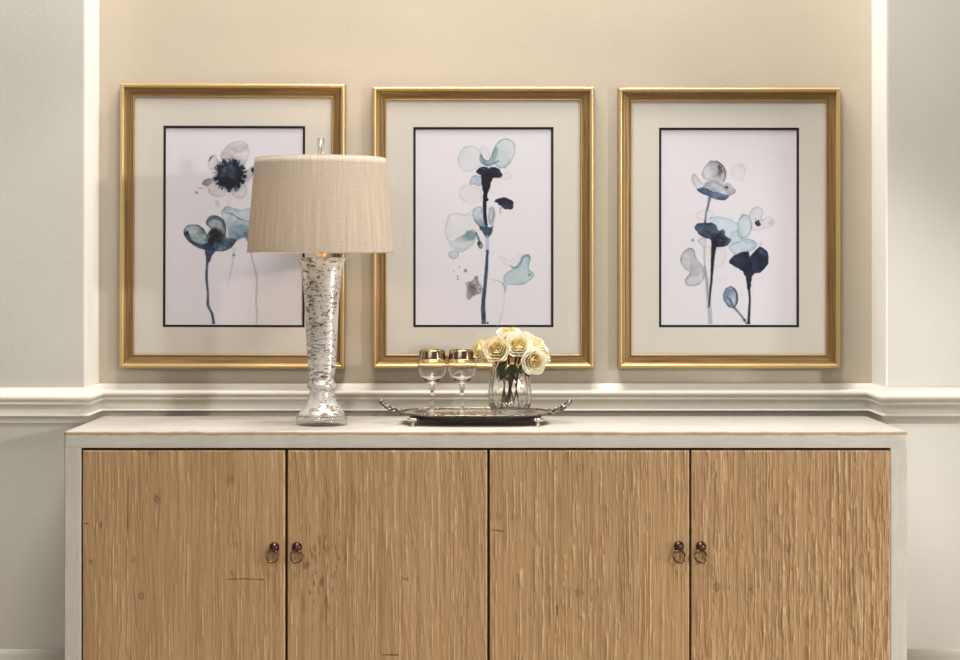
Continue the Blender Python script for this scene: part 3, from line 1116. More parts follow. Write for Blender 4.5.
def paint_two(p):
    p.org(410, 122)
    p.wash([(310, 420), (340, 390), (400, 400), (440, 420), (440, 500), (360, 505), (310, 470)], (195, 190, 194), .4, .02)
    p.wash([(295, 240), (310, 190), (350, 150), (400, 150), (440, 185), (450, 240), (430, 280), (380, 305), (330, 300)], (176, 192, 198), .3, .35, var=.7)
    p.wash([(510, 220), (520, 170), (550, 120), (600, 100), (645, 120), (658, 170), (640, 230), (600, 280), (560, 285), (530, 265)], (150, 182, 186), .42, .5, var=.5, ecol=(112, 142, 150))
    p.wash([(440, 150), (480, 160), (500, 200), (470, 240), (440, 200)], (180, 190, 200), .35, .05, 1.2)
    p.stroke([(440, 205), (452, 245), (490, 258), (528, 215), (542, 160)], [16, 30, 30, 26, 14], (120, 152, 162), .7)
    p.stroke([(452, 250), (490, 268), (550, 242)], [12, 14, 10], (84, 122, 136), .7)
    p.stroke([(440, 203), (456, 232), (490, 240), (515, 200), (532, 158)], [5, 7, 5, 6, 4], (62, 92, 108), .8)
    p.wash([(560, 340), (600, 310), (632, 330), (625, 355), (580, 355)], (205, 203, 206), .3, .15)
    p.wash([(368, 385), (385, 340), (410, 330), (448, 345), (448, 390), (420, 402), (400, 390)], (134, 164, 194), .6, .15, var=.6)
    p.wash([(412, 312), (430, 285), (470, 278), (492, 290), (495, 332), (450, 336)], (22, 36, 62), .96, 0, var=.1)
    p.wash([(488, 295), (512, 279), (550, 290), (573, 325), (560, 347), (508, 342)], (22, 34, 60), .96, 0, var=.1)
    p.stroke([(540, 300), (562, 326)], 8, (70, 92, 124), .6)
    for q in ((425, 318), (445, 288), (460, 290)):
        p.dot(q, 5, (130, 140, 156), .6)
    p.wash([(448, 325), (516, 325), (506, 380), (490, 436), (457, 436), (447, 390)], INK, .97, 0, var=.05)
    p.stroke([(473, 425), (466, 480), (465, 540), (468, 600), (476, 645)], [30, 24, 22, 22, 18], INK, .97, var=.05)
    p.dot((479, 483), 11, INK, .95)
    p.wash([(525, 490), (570, 470), (610, 475), (642, 495), (636, 542), (590, 540), (572, 527)], (28, 37, 64), .96, 0, var=.1, wob=1.2)
    p.stroke([(572, 525), (560, 548), (565, 570)], [14, 10, 6], (120, 122, 140), .5)
    p.wash([(230, 610), (250, 575), (340, 572), (400, 590), (400, 760), (330, 800), (250, 760), (215, 680)], (186, 196, 202), .4, .1, var=.7)
    p.stroke([(235, 580), (300, 570), (345, 582), (390, 545), (440, 525)], 4, (150, 165, 176), .6)
    p.wash([(388, 560), (410, 530), (442, 525), (452, 560), (468, 640), (480, 668), (440, 655), (400, 615)], (120, 150, 174), .65, .2, var=.7)
    p.wash([(488, 560), (505, 525), (525, 540), (532, 590), (512, 640), (490, 625)], (140, 164, 172), .55, .25)
    p.stroke([(520, 545), (520, 590), (505, 620)], [5, 9, 5], (90, 116, 130), .6)
    p.wash([(425, 635), (450, 650), (500, 655), (520, 640), (505, 700), (480, 722), (455, 690), (435, 660)], (62, 88, 120), .85, .1)
    p.org(410, 228)
    p.wash([(240, 100), (300, 60), (350, 30), (390, 10), (420, 30), (412, 80), (380, 112), (340, 142), (300, 150)], (140, 172, 178), .5, .15, var=.7)
    p.dot((378, 48), 30, (84, 128, 138), .65, .3, 1.5)
    p.dot((350, 60), 22, (110, 150, 160), .4, .3, 1.5)
    p.stroke([(412, 30), (425, 65), (436, 95)], [10, 12, 14], (48, 84, 98), .8)
    p.wash([(420, 95), (438, 80), (456, 108), (450, 132), (430, 124)], (32, 58, 76), .95, 0)
    p.stroke([(444, 130), (448, 180), (455, 230)], 5, (170, 182, 190), .5)
    p.wash([(238, 160), (260, 140), (300, 148), (303, 176), (275, 196), (250, 186)], (146, 170, 186), .5, .4)
    for q, r in (((345, 265), 11), ((308, 245), 5), ((297, 300), 5), ((298, 318), 6), ((272, 270), 4)):
        p.dot(q, r, (120, 116, 124), .6)
    p.wash([(346, 345), (385, 330), (415, 298), (427, 330), (447, 370), (440, 412), (400, 415), (370, 447), (348, 420), (362, 380)], (128, 120, 114), .75, .15, .8, var=.7, wob=1.5)
    p.wash([(360, 370), (400, 350), (420, 380), (390, 420), (365, 415)], (80, 72, 68), .5, 0, 2)
    p.wash([(435, -5), (502, -5), (496, 40), (482, 66), (455, 32)], (60, 88, 120), .85, .1)
    p.stroke([(480, 55), (481, 100), (480, 150)], [22, 26, 24], (150, 168, 198), .75)
    p.stroke([(482, 142), (476, 250), (468, 350), (458, 440), (456, 520), (460, 604)], [16, 20, 22, 24, 28, 26], (44, 66, 98), .92)
    p.dot((484, 592), 7, NAVY, .9)
    p.wash([(580, 320), (600, 280), (640, 255), (680, 235), (700, 180), (735, 163), (752, 185), (740, 250), (770, 285), (760, 315), (700, 352), (640, 357), (600, 347)], (144, 178, 188), .62, .3, var=.4)
    p.stroke([(625, 240), (660, 245), (690, 212), (702, 180), (735, 172), (746, 198)], [6, 16, 16, 12, 14, 8], (98, 136, 148), .7)
    p.dot((745, 292), 9, (110, 140, 150), .6)
    p.wash([(560, 170), (620, 200), (660, 170), (690, 150), (700, 175), (620, 240), (560, 200)], (200, 204, 208), .25, .1)
    p.stroke([(496, 318), (550, 330), (582, 345)], [5, 7, 9], (160, 176, 184), .6)
    p.wash([(572, 340), (604, 350), (590, 408)], (150, 172, 180), .6, .2)
    p.stroke([(590, 400), (580, 500), (568, 555), (555, 600)], [8, 6, 12, 10], (170, 182, 186), .55)


def paint_three(p):
    p.org(656, 122)
    G = (150, 152, 158)
    p.dot((530, 278), 14, (170, 168, 172), .3, .3, 1)
    p.wash([(470, 300), (520, 260), (560, 290), (540, 360), (490, 350)], (205, 198, 200), .4, .05, 1.5)
    p.wash([(288, 330), (298, 290), (335, 245), (370, 240), (410, 260), (436, 310), (432, 350), (412, 392), (360, 372), (310, 362)], G, .6, .25, var=.7)
    p.stroke([(375, 240), (415, 270), (436, 320), (425, 370)], [4, 9, 8, 6], (70, 74, 84), .65)
    p.wash([(385, 285), (405, 270), (420, 300), (412, 335), (392, 330)], (40, 40, 50), .6, .1, .9, wob=2)
    p.wash([(222, 345), (240, 318), (265, 345), (290, 378), (322, 370), (300, 412), (265, 417), (240, 397)], (184, 180, 182), .5, .25)
    p.wash([(252, 415), (300, 400), (330, 370), (390, 380), (430, 402), (470, 412), (497, 437), (460, 462), (430, 487), (380, 482), (330, 462), (285, 442)], (138, 150, 174), .6, .15, var=.7)
    p.wash([(256, 418), (310, 410), (350, 430), (400, 440), (457, 460), (425, 487), (370, 480), (330, 462), (288, 444)], (64, 94, 136), .8, .15, var=.6)
    p.wash([(420, 400), (452, 380), (492, 412), (496, 440), (460, 452)], (150, 150, 158), .5, .25)
    p.dot((440, 405), 11, (46, 48, 58), .7, .4)
    p.stroke([(336, 468), (326, 520), (313, 570), (308, 625)], [20, 14, 14, 14], (84, 98, 126), .9)
    p.wash([(245, 570), (300, 545), (350, 560), (345, 600), (270, 610)], (200, 202, 206), .4, .15)
    p.wash([(580, 590), (600, 540), (640, 523), (670, 560), (660, 610), (700, 588), (737, 620), (720, 652), (680, 662), (620, 680), (590, 655)], (186, 188, 194), .45, .3, var=.6)
    p.dot((715, 628), 12, (190, 170, 170), .5, .3, 1)
    p.wash([(330, 605), (400, 590), (480, 612), (520, 650), (540, 720), (480, 765), (430, 750), (390, 690)], (160, 196, 210), .5, .1, 1.0, var=.7)
    p.wash([(508, 640), (520, 600), (550, 573), (590, 600), (602, 650), (580, 705), (540, 732), (510, 702)], (148, 178, 196), .55, .35, ecol=(110, 146, 168))
    p.dot((636, 632), 18, (38, 56, 70), .9, .4)
    p.dot((620, 605), 5, (90, 100, 112), .6)
    p.org(656, 228)
    p.wash([(455, 110), (520, 82), (580, 68), (630, 95), (616, 132), (560, 157), (490, 162), (465, 140)], (150, 184, 202), .6, .35)
    p.stroke([(560, 90), (600, 88), (612, 112), (575, 140)], 5, (120, 156, 178), .6)
    p.wash([(470, 30), (510, 20), (540, 60), (500, 100), (465, 80)], (140, 180, 200), .5, .1, 1)
    p.wash([(300, 120), (400, 130), (440, 160), (400, 250), (330, 200)], (205, 200, 203), .5, .05, 1.5)
    p.stroke([(298, 55), (302, 150), (305, 240), (318, 330), (325, 420), (334, 500), (342, 604)], [12, 14, 14, 22, 28, 30, 26], (150, 156, 172), .6)
    p.stroke([(305, 240), (318, 330), (325, 420), (333, 490)], 5, (96, 104, 124), .6)
    p.wash([(262, 80), (300, 60), (320, 100), (300, 120)], (190, 192, 198), .5, .15)
    p.wash([(243, 0), (258, -25), (310, -33), (370, -22), (392, 12), (424, 8), (436, 48), (467, 75), (440, 112), (400, 118), (378, 118), (345, 78), (310, 62), (270, 42)], (36, 62, 94), .93, .1, var=.25, wob=1.2)
    p.wash([(345, 40), (400, 30), (430, 60), (450, 78), (420, 105), (380, 112), (350, 80)], (26, 40, 64), .8, 0, 1.5)
    for q in ((405, 35), (425, 55), (445, 70), (412, 20)):
        p.stroke([(370, 60), q], [14, 5], (24, 38, 62), .9)
    p.stroke([(366, 88), (358, 160), (352, 240), (345, 340), (338, 420), (332, 492)], [40, 26, 19, 14, 12, 9], (22, 30, 50), .96, var=.05)
    p.wash([(153, 210), (165, 160), (205, 124), (240, 135), (247, 170), (270, 210), (302, 260), (302, 312), (270, 352), (230, 364), (190, 352), (184, 312), (210, 280), (175, 250)], (166, 172, 178), .65, .35, var=.5, ecol=(132, 138, 144))
    p.wash([(220, 190), (250, 200), (290, 265), (270, 290), (235, 285), (215, 240)], (150, 156, 162), .4, .1, 1.0)
    p.stroke([(190, 330), (215, 290), (270, 300)], [4, 8, 4], (136, 140, 146), .5)
    p.dot((230, 75), 11, (120, 128, 134), .6)
    p.dot((655, 97), 12, (170, 176, 186), .2, 0, edge=.5)
    p.stroke([(375, 318), (420, 325), (440, 322)], 5, (180, 180, 186), .5)
    D = (24, 32, 62)
    p.wash([(456, 207), (490, 170), (540, 150), (577, 150), (587, 190), (602, 240), (560, 272), (510, 252), (470, 227)], D, .96, 0, var=.1)
    p.wash([(583, 192), (610, 150), (650, 117), (690, 140), (704, 187), (690, 242), (650, 277), (610, 282), (590, 252)], D, .96, 0, var=.1)
    p.wash([(640, 140), (665, 132), (690, 160), (685, 175), (655, 165)], (90, 118, 162), .75, 0, 1.8)
    p.wash([(470, 200), (500, 180), (520, 190), (490, 215)], (60, 80, 120), .5, 0, 2)
    p.wash([(538, 252), (612, 268), (599, 310), (589, 378), (571, 378), (560, 310)], D, .96, 0, var=.05)
    p.stroke([(580, 368), (585, 450), (582, 530), (578, 604)], [15, 13, 15, 18], (26, 34, 60), .95, var=.05)
    p.wash([(418, 420), (435, 380), (470, 363), (500, 400), (512, 450), (490, 492), (460, 497), (430, 467)], (104, 134, 166), .85, .2, var=.5)
    p.stroke([(460, 362), (492, 382), (507, 420), (503, 470), (488, 494)], [4, 9, 11, 10, 6], (36, 52, 84), .9)
    p.stroke([(445, 430), (465, 450), (485, 490)], [4, 10, 6], (44, 62, 96), .8)
    p.wash([(475, 440), (492, 430), (495, 470), (485, 480)], (215, 216, 222), .7, 0, .8)
    p.stroke([(485, 492), (520, 530), (550, 570), (572, 604)], [18, 12, 15, 13], (92, 102, 122), .75)
    p.dot((552, 574), 8, (40, 46, 60), .8)


def picture(label, corners, opening, painter, seed, roll):
    (fl, fr, ft, fb) = corners
    YFR = -0.031
    YM = -0.014
    x0, x1, z1, z0 = X(fl, YFR), X(fr, YFR), Z(ft, YFR), Z(fb, YFR)
    cx, cz = (x0 + x1) / 2, (z0 + z1) / 2
    root = thing('framed_picture', label, 'picture', (cx, 0, cz), 'framed flower watercolours above the sideboard')
    root.rotation_euler = (0, roll, 0)
    hw, hh = (x1 - x0) / 2, (z1 - z0) / 2
    # frame moulding: (distance in from the outer edge, depth y)
    prof = [(0.0, -0.003), (0.0, -0.023)]
    bead = [0.0, 0.0]
    for k in range(9):
        a = PI - PI * k / 8
        prof.append((0.0062 + 0.0060 * math.cos(a), -0.0245 - 0.0062 * math.sin(a)))
        bead.append(1.0 if 0 < k < 8 else 0.4)
    prof += [(0.0138, -0.0222), (0.020, -0.0218), (0.028, -0.0195), (0.0325, -0.0178), (0.0335, -0.0195), (0.0350, -0.0200),
             (0.0368, -0.0190), (0.0372, -0.0165), (0.0372, -0.0060), (0.0372, -0.003)]
    bead += [0, 0, 0, 0, .2, .45, .35, .1, 0, 0]
    nsub = 24
    verts, faces, uvs, bd = [], [], [], []
    base = [(-1, -1), (1, -1), (1, 1), (-1, 1)]
    for s in range(4):
        a, b2 = base[s], base[(s + 1) % 4]
        st = len(verts)
        for i in range(nsub + 1):
            t = i / nsub
            for j, (d, y) in enumerate(prof):
                pa = (a[0] * (hw - d), a[1] * (hh - d))
                pb = (b2[0] * (hw - d), b2[1] * (hh - d))
                verts.append((pa[0] + (pb[0] - pa[0]) * t, y, pa[1] + (pb[1] - pa[1]) * t))
                ln = (hw if s % 2 == 0 else hh) * 2
                uvs.append((t * ln + s * 3.3 + seed, d + s * 0.7))
                bd.append(bead[j])
        k = len(prof)
        for i in range(nsub):
            for j in range(k - 1):
                faces.append((st + i * k + j, st + (i + 1) * k + j, st + (i + 1) * k + j + 1, st + i * k + j + 1))
    me = bpy.data.meshes.new('frame')
    me.from_pydata(verts, [], faces)
    ul = me.uv_layers.new(name='UVMap')
    li = np.zeros(len(me.loops), np.int32)
    me.loops.foreach_get('vertex_index', li)
    ul.data.foreach_set('uv', np.array(uvs)[li].astype(np.float32).ravel())
    at = me.attributes.new('bead', 'FLOAT', 'POINT')
    at.data.foreach_set('value', bd)
    bm = bmesh.new()
    bm.from_mesh(me)
    bmesh.ops.recalc_face_normals(bm, faces=bm.faces)
    bm.to_mesh(me)
    bm.free()
    fo = link('frame', me, M['gilt'], root, smooth=True, label='brushed gilt moulding with a bright outer bead')
    # backing board
    box('backing_board', (-hw + 0.004, -0.003, -hh + 0.004), (hw - 0.004, -0.0005, hh - 0.004), M['dark_inside'], root)

    (ol, orr, ot, ob) = opening
    ox0, ox1, oz1, oz0 = X(ol, YM) - cx, X(orr, YM) - cx, Z(ot, YM) - cz, Z(ob, YM) - cz

    def window(name, outer, inner, yf, yb, mt, lab):
        bm = bmesh.new()
        (a0, a1, b0, b1), (c0, c1, e0, e1) = outer, inner
        O = [(a0, b0), (a1, b0), (a1, b1), (a0, b1)]
        I = [(c0, e0), (c1, e0), (c1, e1), (c0, e1)]
        V = {}
        for kx, R_ in (('o', O), ('i', I)):
            for ky, yy in (('f', yf), ('b', yb)):
                V[kx + ky] = [bm.verts.new((p[0], yy, p[1])) for p in R_]
        for i in range(4):
            j = (i + 1) % 4
            bm.faces.new((V['of'][i], V['of'][j], V['if'][j], V['if'][i]))
            bm.faces.new((V['ob'][i], V['ib'][i], V['ib'][j], V['ob'][j]))
            bm.faces.new((V['of'][i], V['ob'][i], V['ob'][j], V['of'][j]))
            bm.faces.new((V['if'][i], V['if'][j], V['ib'][j], V['ib'][i]))
        return from_bm(name, bm, mt, root, label=lab)

    px = 0.00264
    w = 0.036
    window('mat_board', (-hw + w, hw - w, -hh + w, hh - w), (ox0, ox1, oz0, oz1), -0.0140, -0.0115, M['mat'], 'wide cream mat board')
    bw = 2.5 * px
    window('black_mat', (ox0 - 0.004, ox1 + 0.004, oz0 - 0.004, oz1 + 0.004), (ox0 + bw, ox1 - bw, oz0 + bw, oz1 - bw), -0.0113, -0.0098, M['black_mat'], 'thin black inner mat')
    wl = bw + 0.55 * px
    window('mat_bevel', (ox0 + bw - 0.003, ox1 - bw + 0.003, oz0 + bw - 0.003, oz1 - bw + 0.003), (ox0 + wl, ox1 - wl, oz0 + wl, oz1 - wl), -0.0097, -0.0088, M['bevel'], 'white bevel')
    p = Paper(ol, orr, ot, ob, PBASE, seed)
    painter(p)
    P = np.zeros(p.px.shape + (3,))
    P[..., 0] = np.linspace(ox0, ox1, p.nx)[:, None]
    P[..., 2] = np.linspace(oz1, oz0, p.ny)[None, :]
    P[..., 1] = -0.0086
    v, f = grid(P)
    Q = np.array([[[ox0, -0.0078, oz0], [ox0, -0.0078, oz1]], [[ox1, -0.0078, oz0], [ox1, -0.0078, oz1]]])
    me = npmesh('watercolour_print', [(v, f), grid(Q, flip=True)])
    a = me.attributes.new('paint', 'FLOAT_COLOR', 'POINT')
    c = np.clip(p.c, 0, 255) / 255
    c = np.where(c <= 0.04045, c / 12.92, ((c + 0.055) / 1.055) ** 2.4).reshape(-1, 3)
    C = np.ones((len(me.vertices), 4), np.float32)
    C[:len(c), :3] = c
    a.data.foreach_set('color', C.ravel())
    link('watercolour_print', me, M['paper'], root, smooth=False, label='loose blue and grey flower watercolour on white paper')
    # glazing
    g = box('glass_pane', (-hw + 0.0365, -0.0162, -hh + 0.0365), (hw - 0.0365, -0.0150, hh - 0.0365), M['pane'], root, label='clear picture glass')
    return root


picture('gold-framed watercolour behind the lamp, dark-centred grey anemone over a drooping teal flower', (119.2, 344.9, 83.1, 368.8), (163, 304.9, 125.8, 327.3), paint_one, 1, 0.003)
picture('gold-framed watercolour above the wine glasses and roses, one tall dark stem of pale petals', (372, 594.4, 86.3, 368.9), (413.2, 553.5, 127, 327.3), paint_two, 2, 0.0)
picture('gold-framed watercolour farthest from the lamp, several blue and grey poppies and a small bud', (618.2, 841, 87.3, 368.8), (659, 799.2, 127.6, 327.4), paint_three, 3, 0.0)

# ------------------------------------------------------------------ table lamp
LY = 4.72 - CAM_D
LS = FPX / 4.72
lamp = thing('table_lamp', 'lit table lamp with linen drum shade on a mottled mercury glass column', 'lamp', (X(321.8, LY), LY, CT))


def lz(py):
    return CAM_Z - (py - VY) / LS - CT


# base disc: bottom at 0
bh = 0.0215
rb = 25.6 / LS
lathe('base', [(0, 0), (rb - 0.002, 0), (rb, 0.0015), (rb, bh - 0.002), (rb - 0.002, bh), (0, bh)], M['block'], lamp, 64, label='clear acrylic disc base')
lathe('base_cap', [(0, bh), (0.050, bh), (0.0505, bh + 0.001), (0.050, bh + 0.002), (0, bh + 0.002)], M['cap'], lamp, 64, label='pale disc under the column')
pts = [(257.5, 26.6), (259, 24.4), (262, 22.8), (268, 21), (276, 19.6), (288, 18.4), (305, 17.1), (325, 16.1), (345, 15.3), (362, 14.4),
       (371, 13.4), (376.5, 12.0), (379.5, 11.6), (382, 12.8), (384.5, 14.4), (387, 14.4), (389.2, 12.8), (391, 12.1), (393, 12.2), (398, 13.4), (403, 15.6),
       (408, 18.8), (411, 21.0), (413.6, 23.6)]
sp = spline([(a, b) for a, b in pts], 5)
prof = [(r / LS, lz(y)) for y, r in sp]
prof[-1] = (prof[-1][0], bh + 0.0006)
inner = [(max(0.004, r - 0.004), z) for r, z in prof[:20]]
prof = [(0.004, inner[-1][1])] + inner[::-1] + prof + [(0.0, bh + 0.002)]
lathe('column', prof, M['mercury'], lamp, 72, label='antiqued silver white mercury glass column with flared rim')
zt = lz(257.5)
lathe('neck_cap', [(0, zt - 0.012), (0.055, zt - 0.012), (0.055, zt - 0.009), (0.012, zt - 0.006), (0.010, zt + 0.012), (0.016, zt + 0.014), (0.016, zt + 0.05), (0.0, zt + 0.052)],
      M['brass'], lamp, 40, label='brass socket')
zs1, zs0 = lz(158.6), lz(252.4)
sx = -1.2 / LS
# bulb
zb = zt + 0.052
bp_ = spline([(0.013, zb), (0.014, zb + 0.02), (0.026, zb + 0.05), (0.030, zb + 0.072), (0.024, zb + 0.094), (0.012, zb + 0.103), (0.0, zb + 0.105)], 5)
lathe('bulb', [(0.0, zb)] + [tuple(a) for a in bp_], M['bulb'], lamp, 32, loc=(sx, 0, 0), label='lit light bulb')
# harp
hp = spline([(0.016, zt + 0.03), (0.045, zt + 0.06), (0.058, zt + 0.12), (0.045, zs1 - 0.03), (0.0, zs1 - 0.006)], 8)
path = [(sx + a, 0, b) for a, b in hp] + [(sx - a, 0, b) for a, b in hp[::-1][1:]]
tube('harp', path, 0.0017, M['brass'], lamp, 8)
# shade
r1, r0 = 65.5 / LS, 73.3 / LS
th = np.linspace(0, 2 * PI, 129)
nz = 16
rows = [(r0 + (r1 - r0) * t, zs0 + (zs1 - zs0) * t) for t in np.linspace(0, 1, nz)]
tk = 0.0016
sec = [(r, z) for r, z in rows] + [(r - tk, z) for r, z in rows[::-1]]
P = np.zeros((len(sec) + 1, 129, 3))
UV = np.zeros((len(sec) + 1, 129, 2))
for i in range(len(sec) + 1):
    r, z = sec[i % len(sec)]
    P[i, :, 0], P[i, :, 1], P[i, :, 2] = r * np.cos(th), r * np.sin(th), z
    UV[i, :, 0] = th / (2 * PI) * 1.0
    UV[i, :, 1] = z
me = npmesh('lamp_shade', [grid(P, flip=True)])
ul = me.uv_layers.new(name='UVMap')
li = np.zeros(len(me.loops), np.int32)
me.loops.foreach_get('vertex_index', li)
ul.data.foreach_set('uv', UV.reshape(-1, 2)[li].astype(np.float32).ravel())
shade = link('lamp_shade', me, M['shade'], lamp, (sx, 0, 0), True, 'tapered beige linen drum shade')
for e in me.edges:
    pass
# rolled trim at top and bottom rims
for nm, r, z in (('top_binding', r1, zs1), ('bottom_binding', r0, zs0)):
    t2 = np.linspace(0, 2 * PI, 96, endpoint=False)
    link(nm, npmesh(nm, tube_chunk(np.stack([(r - tk / 2) * np.cos(t2), (r - tk / 2) * np.sin(t2), 0 * t2 + z], -1), 0.0010, 8, True)), M['shade'], shade)
# spider fitter
sp_ch = []
for k in range(3):
    a = 2 * PI * k / 3 + 0.4
    sp_ch += tube_chunk([(0.006 * math.cos(a), 0.006 * math.sin(a), zs1 - 0.006), ((r1 - tk) * math.cos(a), (r1 - tk) * math.sin(a), zs1 - 0.004)], 0.0015, 6)
link('shade_spider', npmesh('shade_spider', sp_ch), M['brass'], shade)
# finial
fz = zs1 - 0.004
fin = lathe('finial', [(0, fz + 0.004), (0.0092, fz + 0.004), (0.0095, fz + 0.006), (0.0095, fz + 0.053), (0.0088, fz + 0.0545), (0, fz + 0.0545)], M['acrylic'], lamp, 32, loc=(sx, 0, 0), label='clear acrylic finial')
lathe('finial_rod', [(0, fz - 0.004), (0.0052, fz - 0.004), (0.0052, fz + 0.0035), (0.0030, fz + 0.0045), (0.0030, fz + 0.049), (0, fz + 0.0495)], M['nickel'], fin, 20)

# ------------------------------------------------------------------ tray
TX, TY = X(475.5, -0.25), -0.25
tray = thing('serving_tray', 'footed antique silver serving tray with scrolled handles on the sideboard', 'tray', (TX, TY, CT))
a_, b_ = 0.184, 0.128


def sup(scale_a, scale_b, n=120, e=3.2):
    t = np.linspace(0, 2 * PI, n, endpoint=False)
    c, s = np.cos(t), np.sin(t)
    return np.stack([scale_a * np.sign(c) * np.abs(c) ** (2 / e), scale_b * np.sign(s) * np.abs(s) ** (2 / e)], -1)


rz_ = 0.0275
sec = [(-0.185, 0.0185), (-0.075, 0.0185), (-0.034, 0.0185), (-0.028, 0.0195), (-0.020, 0.0235), (-0.012, 0.0262), (-0.002, rz_), (0.0, rz_ - 0.001),
       (-0.002, rz_ - 0.0025), (-0.014, 0.0225), (-0.024, 0.0175), (-0.034, 0.0155), (-0.075, 0.0155), (-0.185, 0.0155)]
P = np.zeros((len(sec), 120, 3))
for i, (d, z) in enumerate(sec):
    aa, bb = max(0.0005, a_ + d), max(0.0005, b_ + d * (0.128 / 0.184 if d < -0.05 else 1))
    P[i, :, :2] = sup(aa, bb)
    P[i, :, 2] = z
me = npmesh('tray_body', [grid(P, close_v=True, flip=True)])
link('tray_body', me, M['silver'], tray, label='polished silver tray plate')
pr = sup(a_ - 0.0005, b_ - 0.0005, 480)
rope = np.concatenate([pr, np.full((480, 1), rz_)], 1)
link('rope_rim', npmesh('rope_rim', tube_chunk(rope, 0.0024 * (1 + 0.18 * np.sin(np.arange(480) * 2 * PI / 5)), 8, True)), M['silver_dark'], tray, label='dark roped rim')
# apron below the rim, its dark colour painting in the tray's shadow
P = np.zeros((5, 120, 3))
for i, (d, z) in enumerate([(-0.016, 0.0222), (-0.020, 0.014), (-0.0225, 0.0125), (-0.025, 0.014), (-0.026, 0.018)]):
    P[i, :, :2] = sup(a_ + d, b_ + d)
    P[i, :, 2] = z
link('gallery_apron', npmesh('gallery_apron', [grid(P, close_v=True)]), M['apron'], tray, label='apron under the rim, coloured dark as shadow')
for s in (-1, 1):
    hp = spline([(0.181, -0.046, rz_), (0.196, -0.044, rz_ + 0.0005), (0.213, -0.034, rz_ + 0.007), (0.230, -0.017, rz_ + 0.019), (0.2385, 0, rz_ + 0.0265),
                 (0.230, 0.017, rz_ + 0.019), (0.213, 0.034, rz_ + 0.007), (0.196, 0.044, rz_ + 0.0005), (0.181, 0.046, rz_)], 14)
    hp = hp * np.array([s, 1, 1])
    k = np.arange(len(hp))
    rad = 0.0034 * (1 + 0.42 * np.sin(k * 2 * PI / 7.0)) * (1 - 0.25 * np.cos(k * 2 * PI / len(hp)))
    h = tube('handle', hp, rad, M['silver_dark'], tray, 10, label='scrolled cast handle')
    ch = []
    for i in (6, 20, 34, 48, len(hp) - 49, len(hp) - 35, len(hp) - 21, len(hp) - 7):
        c = hp[min(len(hp) - 1, max(0, i))]
        pr2 = [(0.0001, -0.006), (0.0036, -0.0035), (0.005, 0), (0.0036, 0.0035), (0.0001, 0.006)]
        v, f = lathe_chunk(pr2, 10)
        ch.append((v + c + np.array([0, 0, 0.001]), f))
    link('leaf_scroll', npmesh('leaf_scroll', ch), M['silver_dark'], h)
for sx_, sy_ in ((-1, -1), (1, -1), (-1, 1), (1, 1)):
    fx, fy = sx_ * 0.153, sy_ * 0.098
    prof = spline([(0.0005, 0.0), (0.0065, 0.0006), (0.0075, 0.003), (0.0048, 0.006), (0.0062, 0.009), (0.0125, 0.0125), (0.0145, 0.0160), (0.012, 0.0195), (0.0005, 0.020)], 4)
    prof[:, 1] = np.maximum(prof[:, 1], 0)
    lathe('foot', [tuple(q) for q in prof], M['silver'], tray, 24, mod=lambda t, i: 1 + 0.16 * np.cos(6 * t), loc=(fx, fy, 0), label='cast scroll foot')

TZ = CT + 0.0186
# ------------------------------------------------------------------ wine glasses
GY = 4.816 - CAM_D
GS = FPX / 4.816


def wine_glass(px, label):
    g = thing('wine_glass', label, 'wine glass', (X(px, GY), GY, TZ), 'gold-rimmed wine glasses on the silver tray')
    H = (413 - 348.6) / GS
    k = lambda py: (413 - py) / GS
    outer = spline([(0.0305, 0.0), (0.0305, 0.0012), (0.022, 0.0028), (0.010, 0.0055), (0.0052, 0.012), (0.0042, 0.03), (0.0043, k(392)), (0.0056, k(389)), (0.0078, k(386.6)),
                    (0.0062, k(384.6)), (0.0078, k(382.8)), (0.018, k(380)), (0.0275, k(375.5)), (0.0350, k(369.5)), (0.0372, k(364)), (0.0348, k(357)), (0.0312, H)], 5)
    outer[:, 1] = np.maximum(outer[:, 1], 0)
    inner = spline([(0.0302, H), (0.0337, k(357)), (0.0360, k(364)), (0.0336, k(369.5)), (0.0258, k(375.5)), (0.0155, k(378.8)), (0.0001, k(380.4))], 6)
    prof = [(0.0, 0.0)] + [tuple(q) for q in outer] + [tuple(q) for q in inner]
    lathe('glass_body', prof, M['glass'], g, 48, label='clear stemmed bowl')
    # gold band sits on the outside
    o = np.array([q for q in outer if q[1] > k(365)])
    zs = np.linspace(k(358.2), H - 0.0004, 8)
    rs = np.interp(zs, o[:, 1], o[:, 0]) + 0.00025
    sec = [(r, z) for r, z in zip(rs, zs)] + [(r + 0.0005, z) for r, z in zip(rs[::-1], zs[::-1])]
    lathe('gilt_band', sec + [sec[0]], M['band'], g, 48, label='wide smoky gilt band below the rim')
    for z0 in (k(360.2), k(358.4), H - 0.002):
        r0_ = np.interp(z0, o[:, 1], o[:, 0]) + 0.0004
        r1_ = np.interp(z0 + 0.0018, o[:, 1], o[:, 0]) + 0.0004
        lathe('gold_line', [(r0_, z0), (r0_ + 0.0006, z0), (r1_ + 0.0006, z0 + 0.0018), (r1_, z0 + 0.0018), (r0_, z0)], M['gold'], g, 48, label='thin gold line')
    return g


wine_glass(432.2, 'gold-rimmed wine glass nearer the lamp on the silver tray')
wine_glass(462, 'gold-rimmed wine glass next to the rose vase on the silver tray')

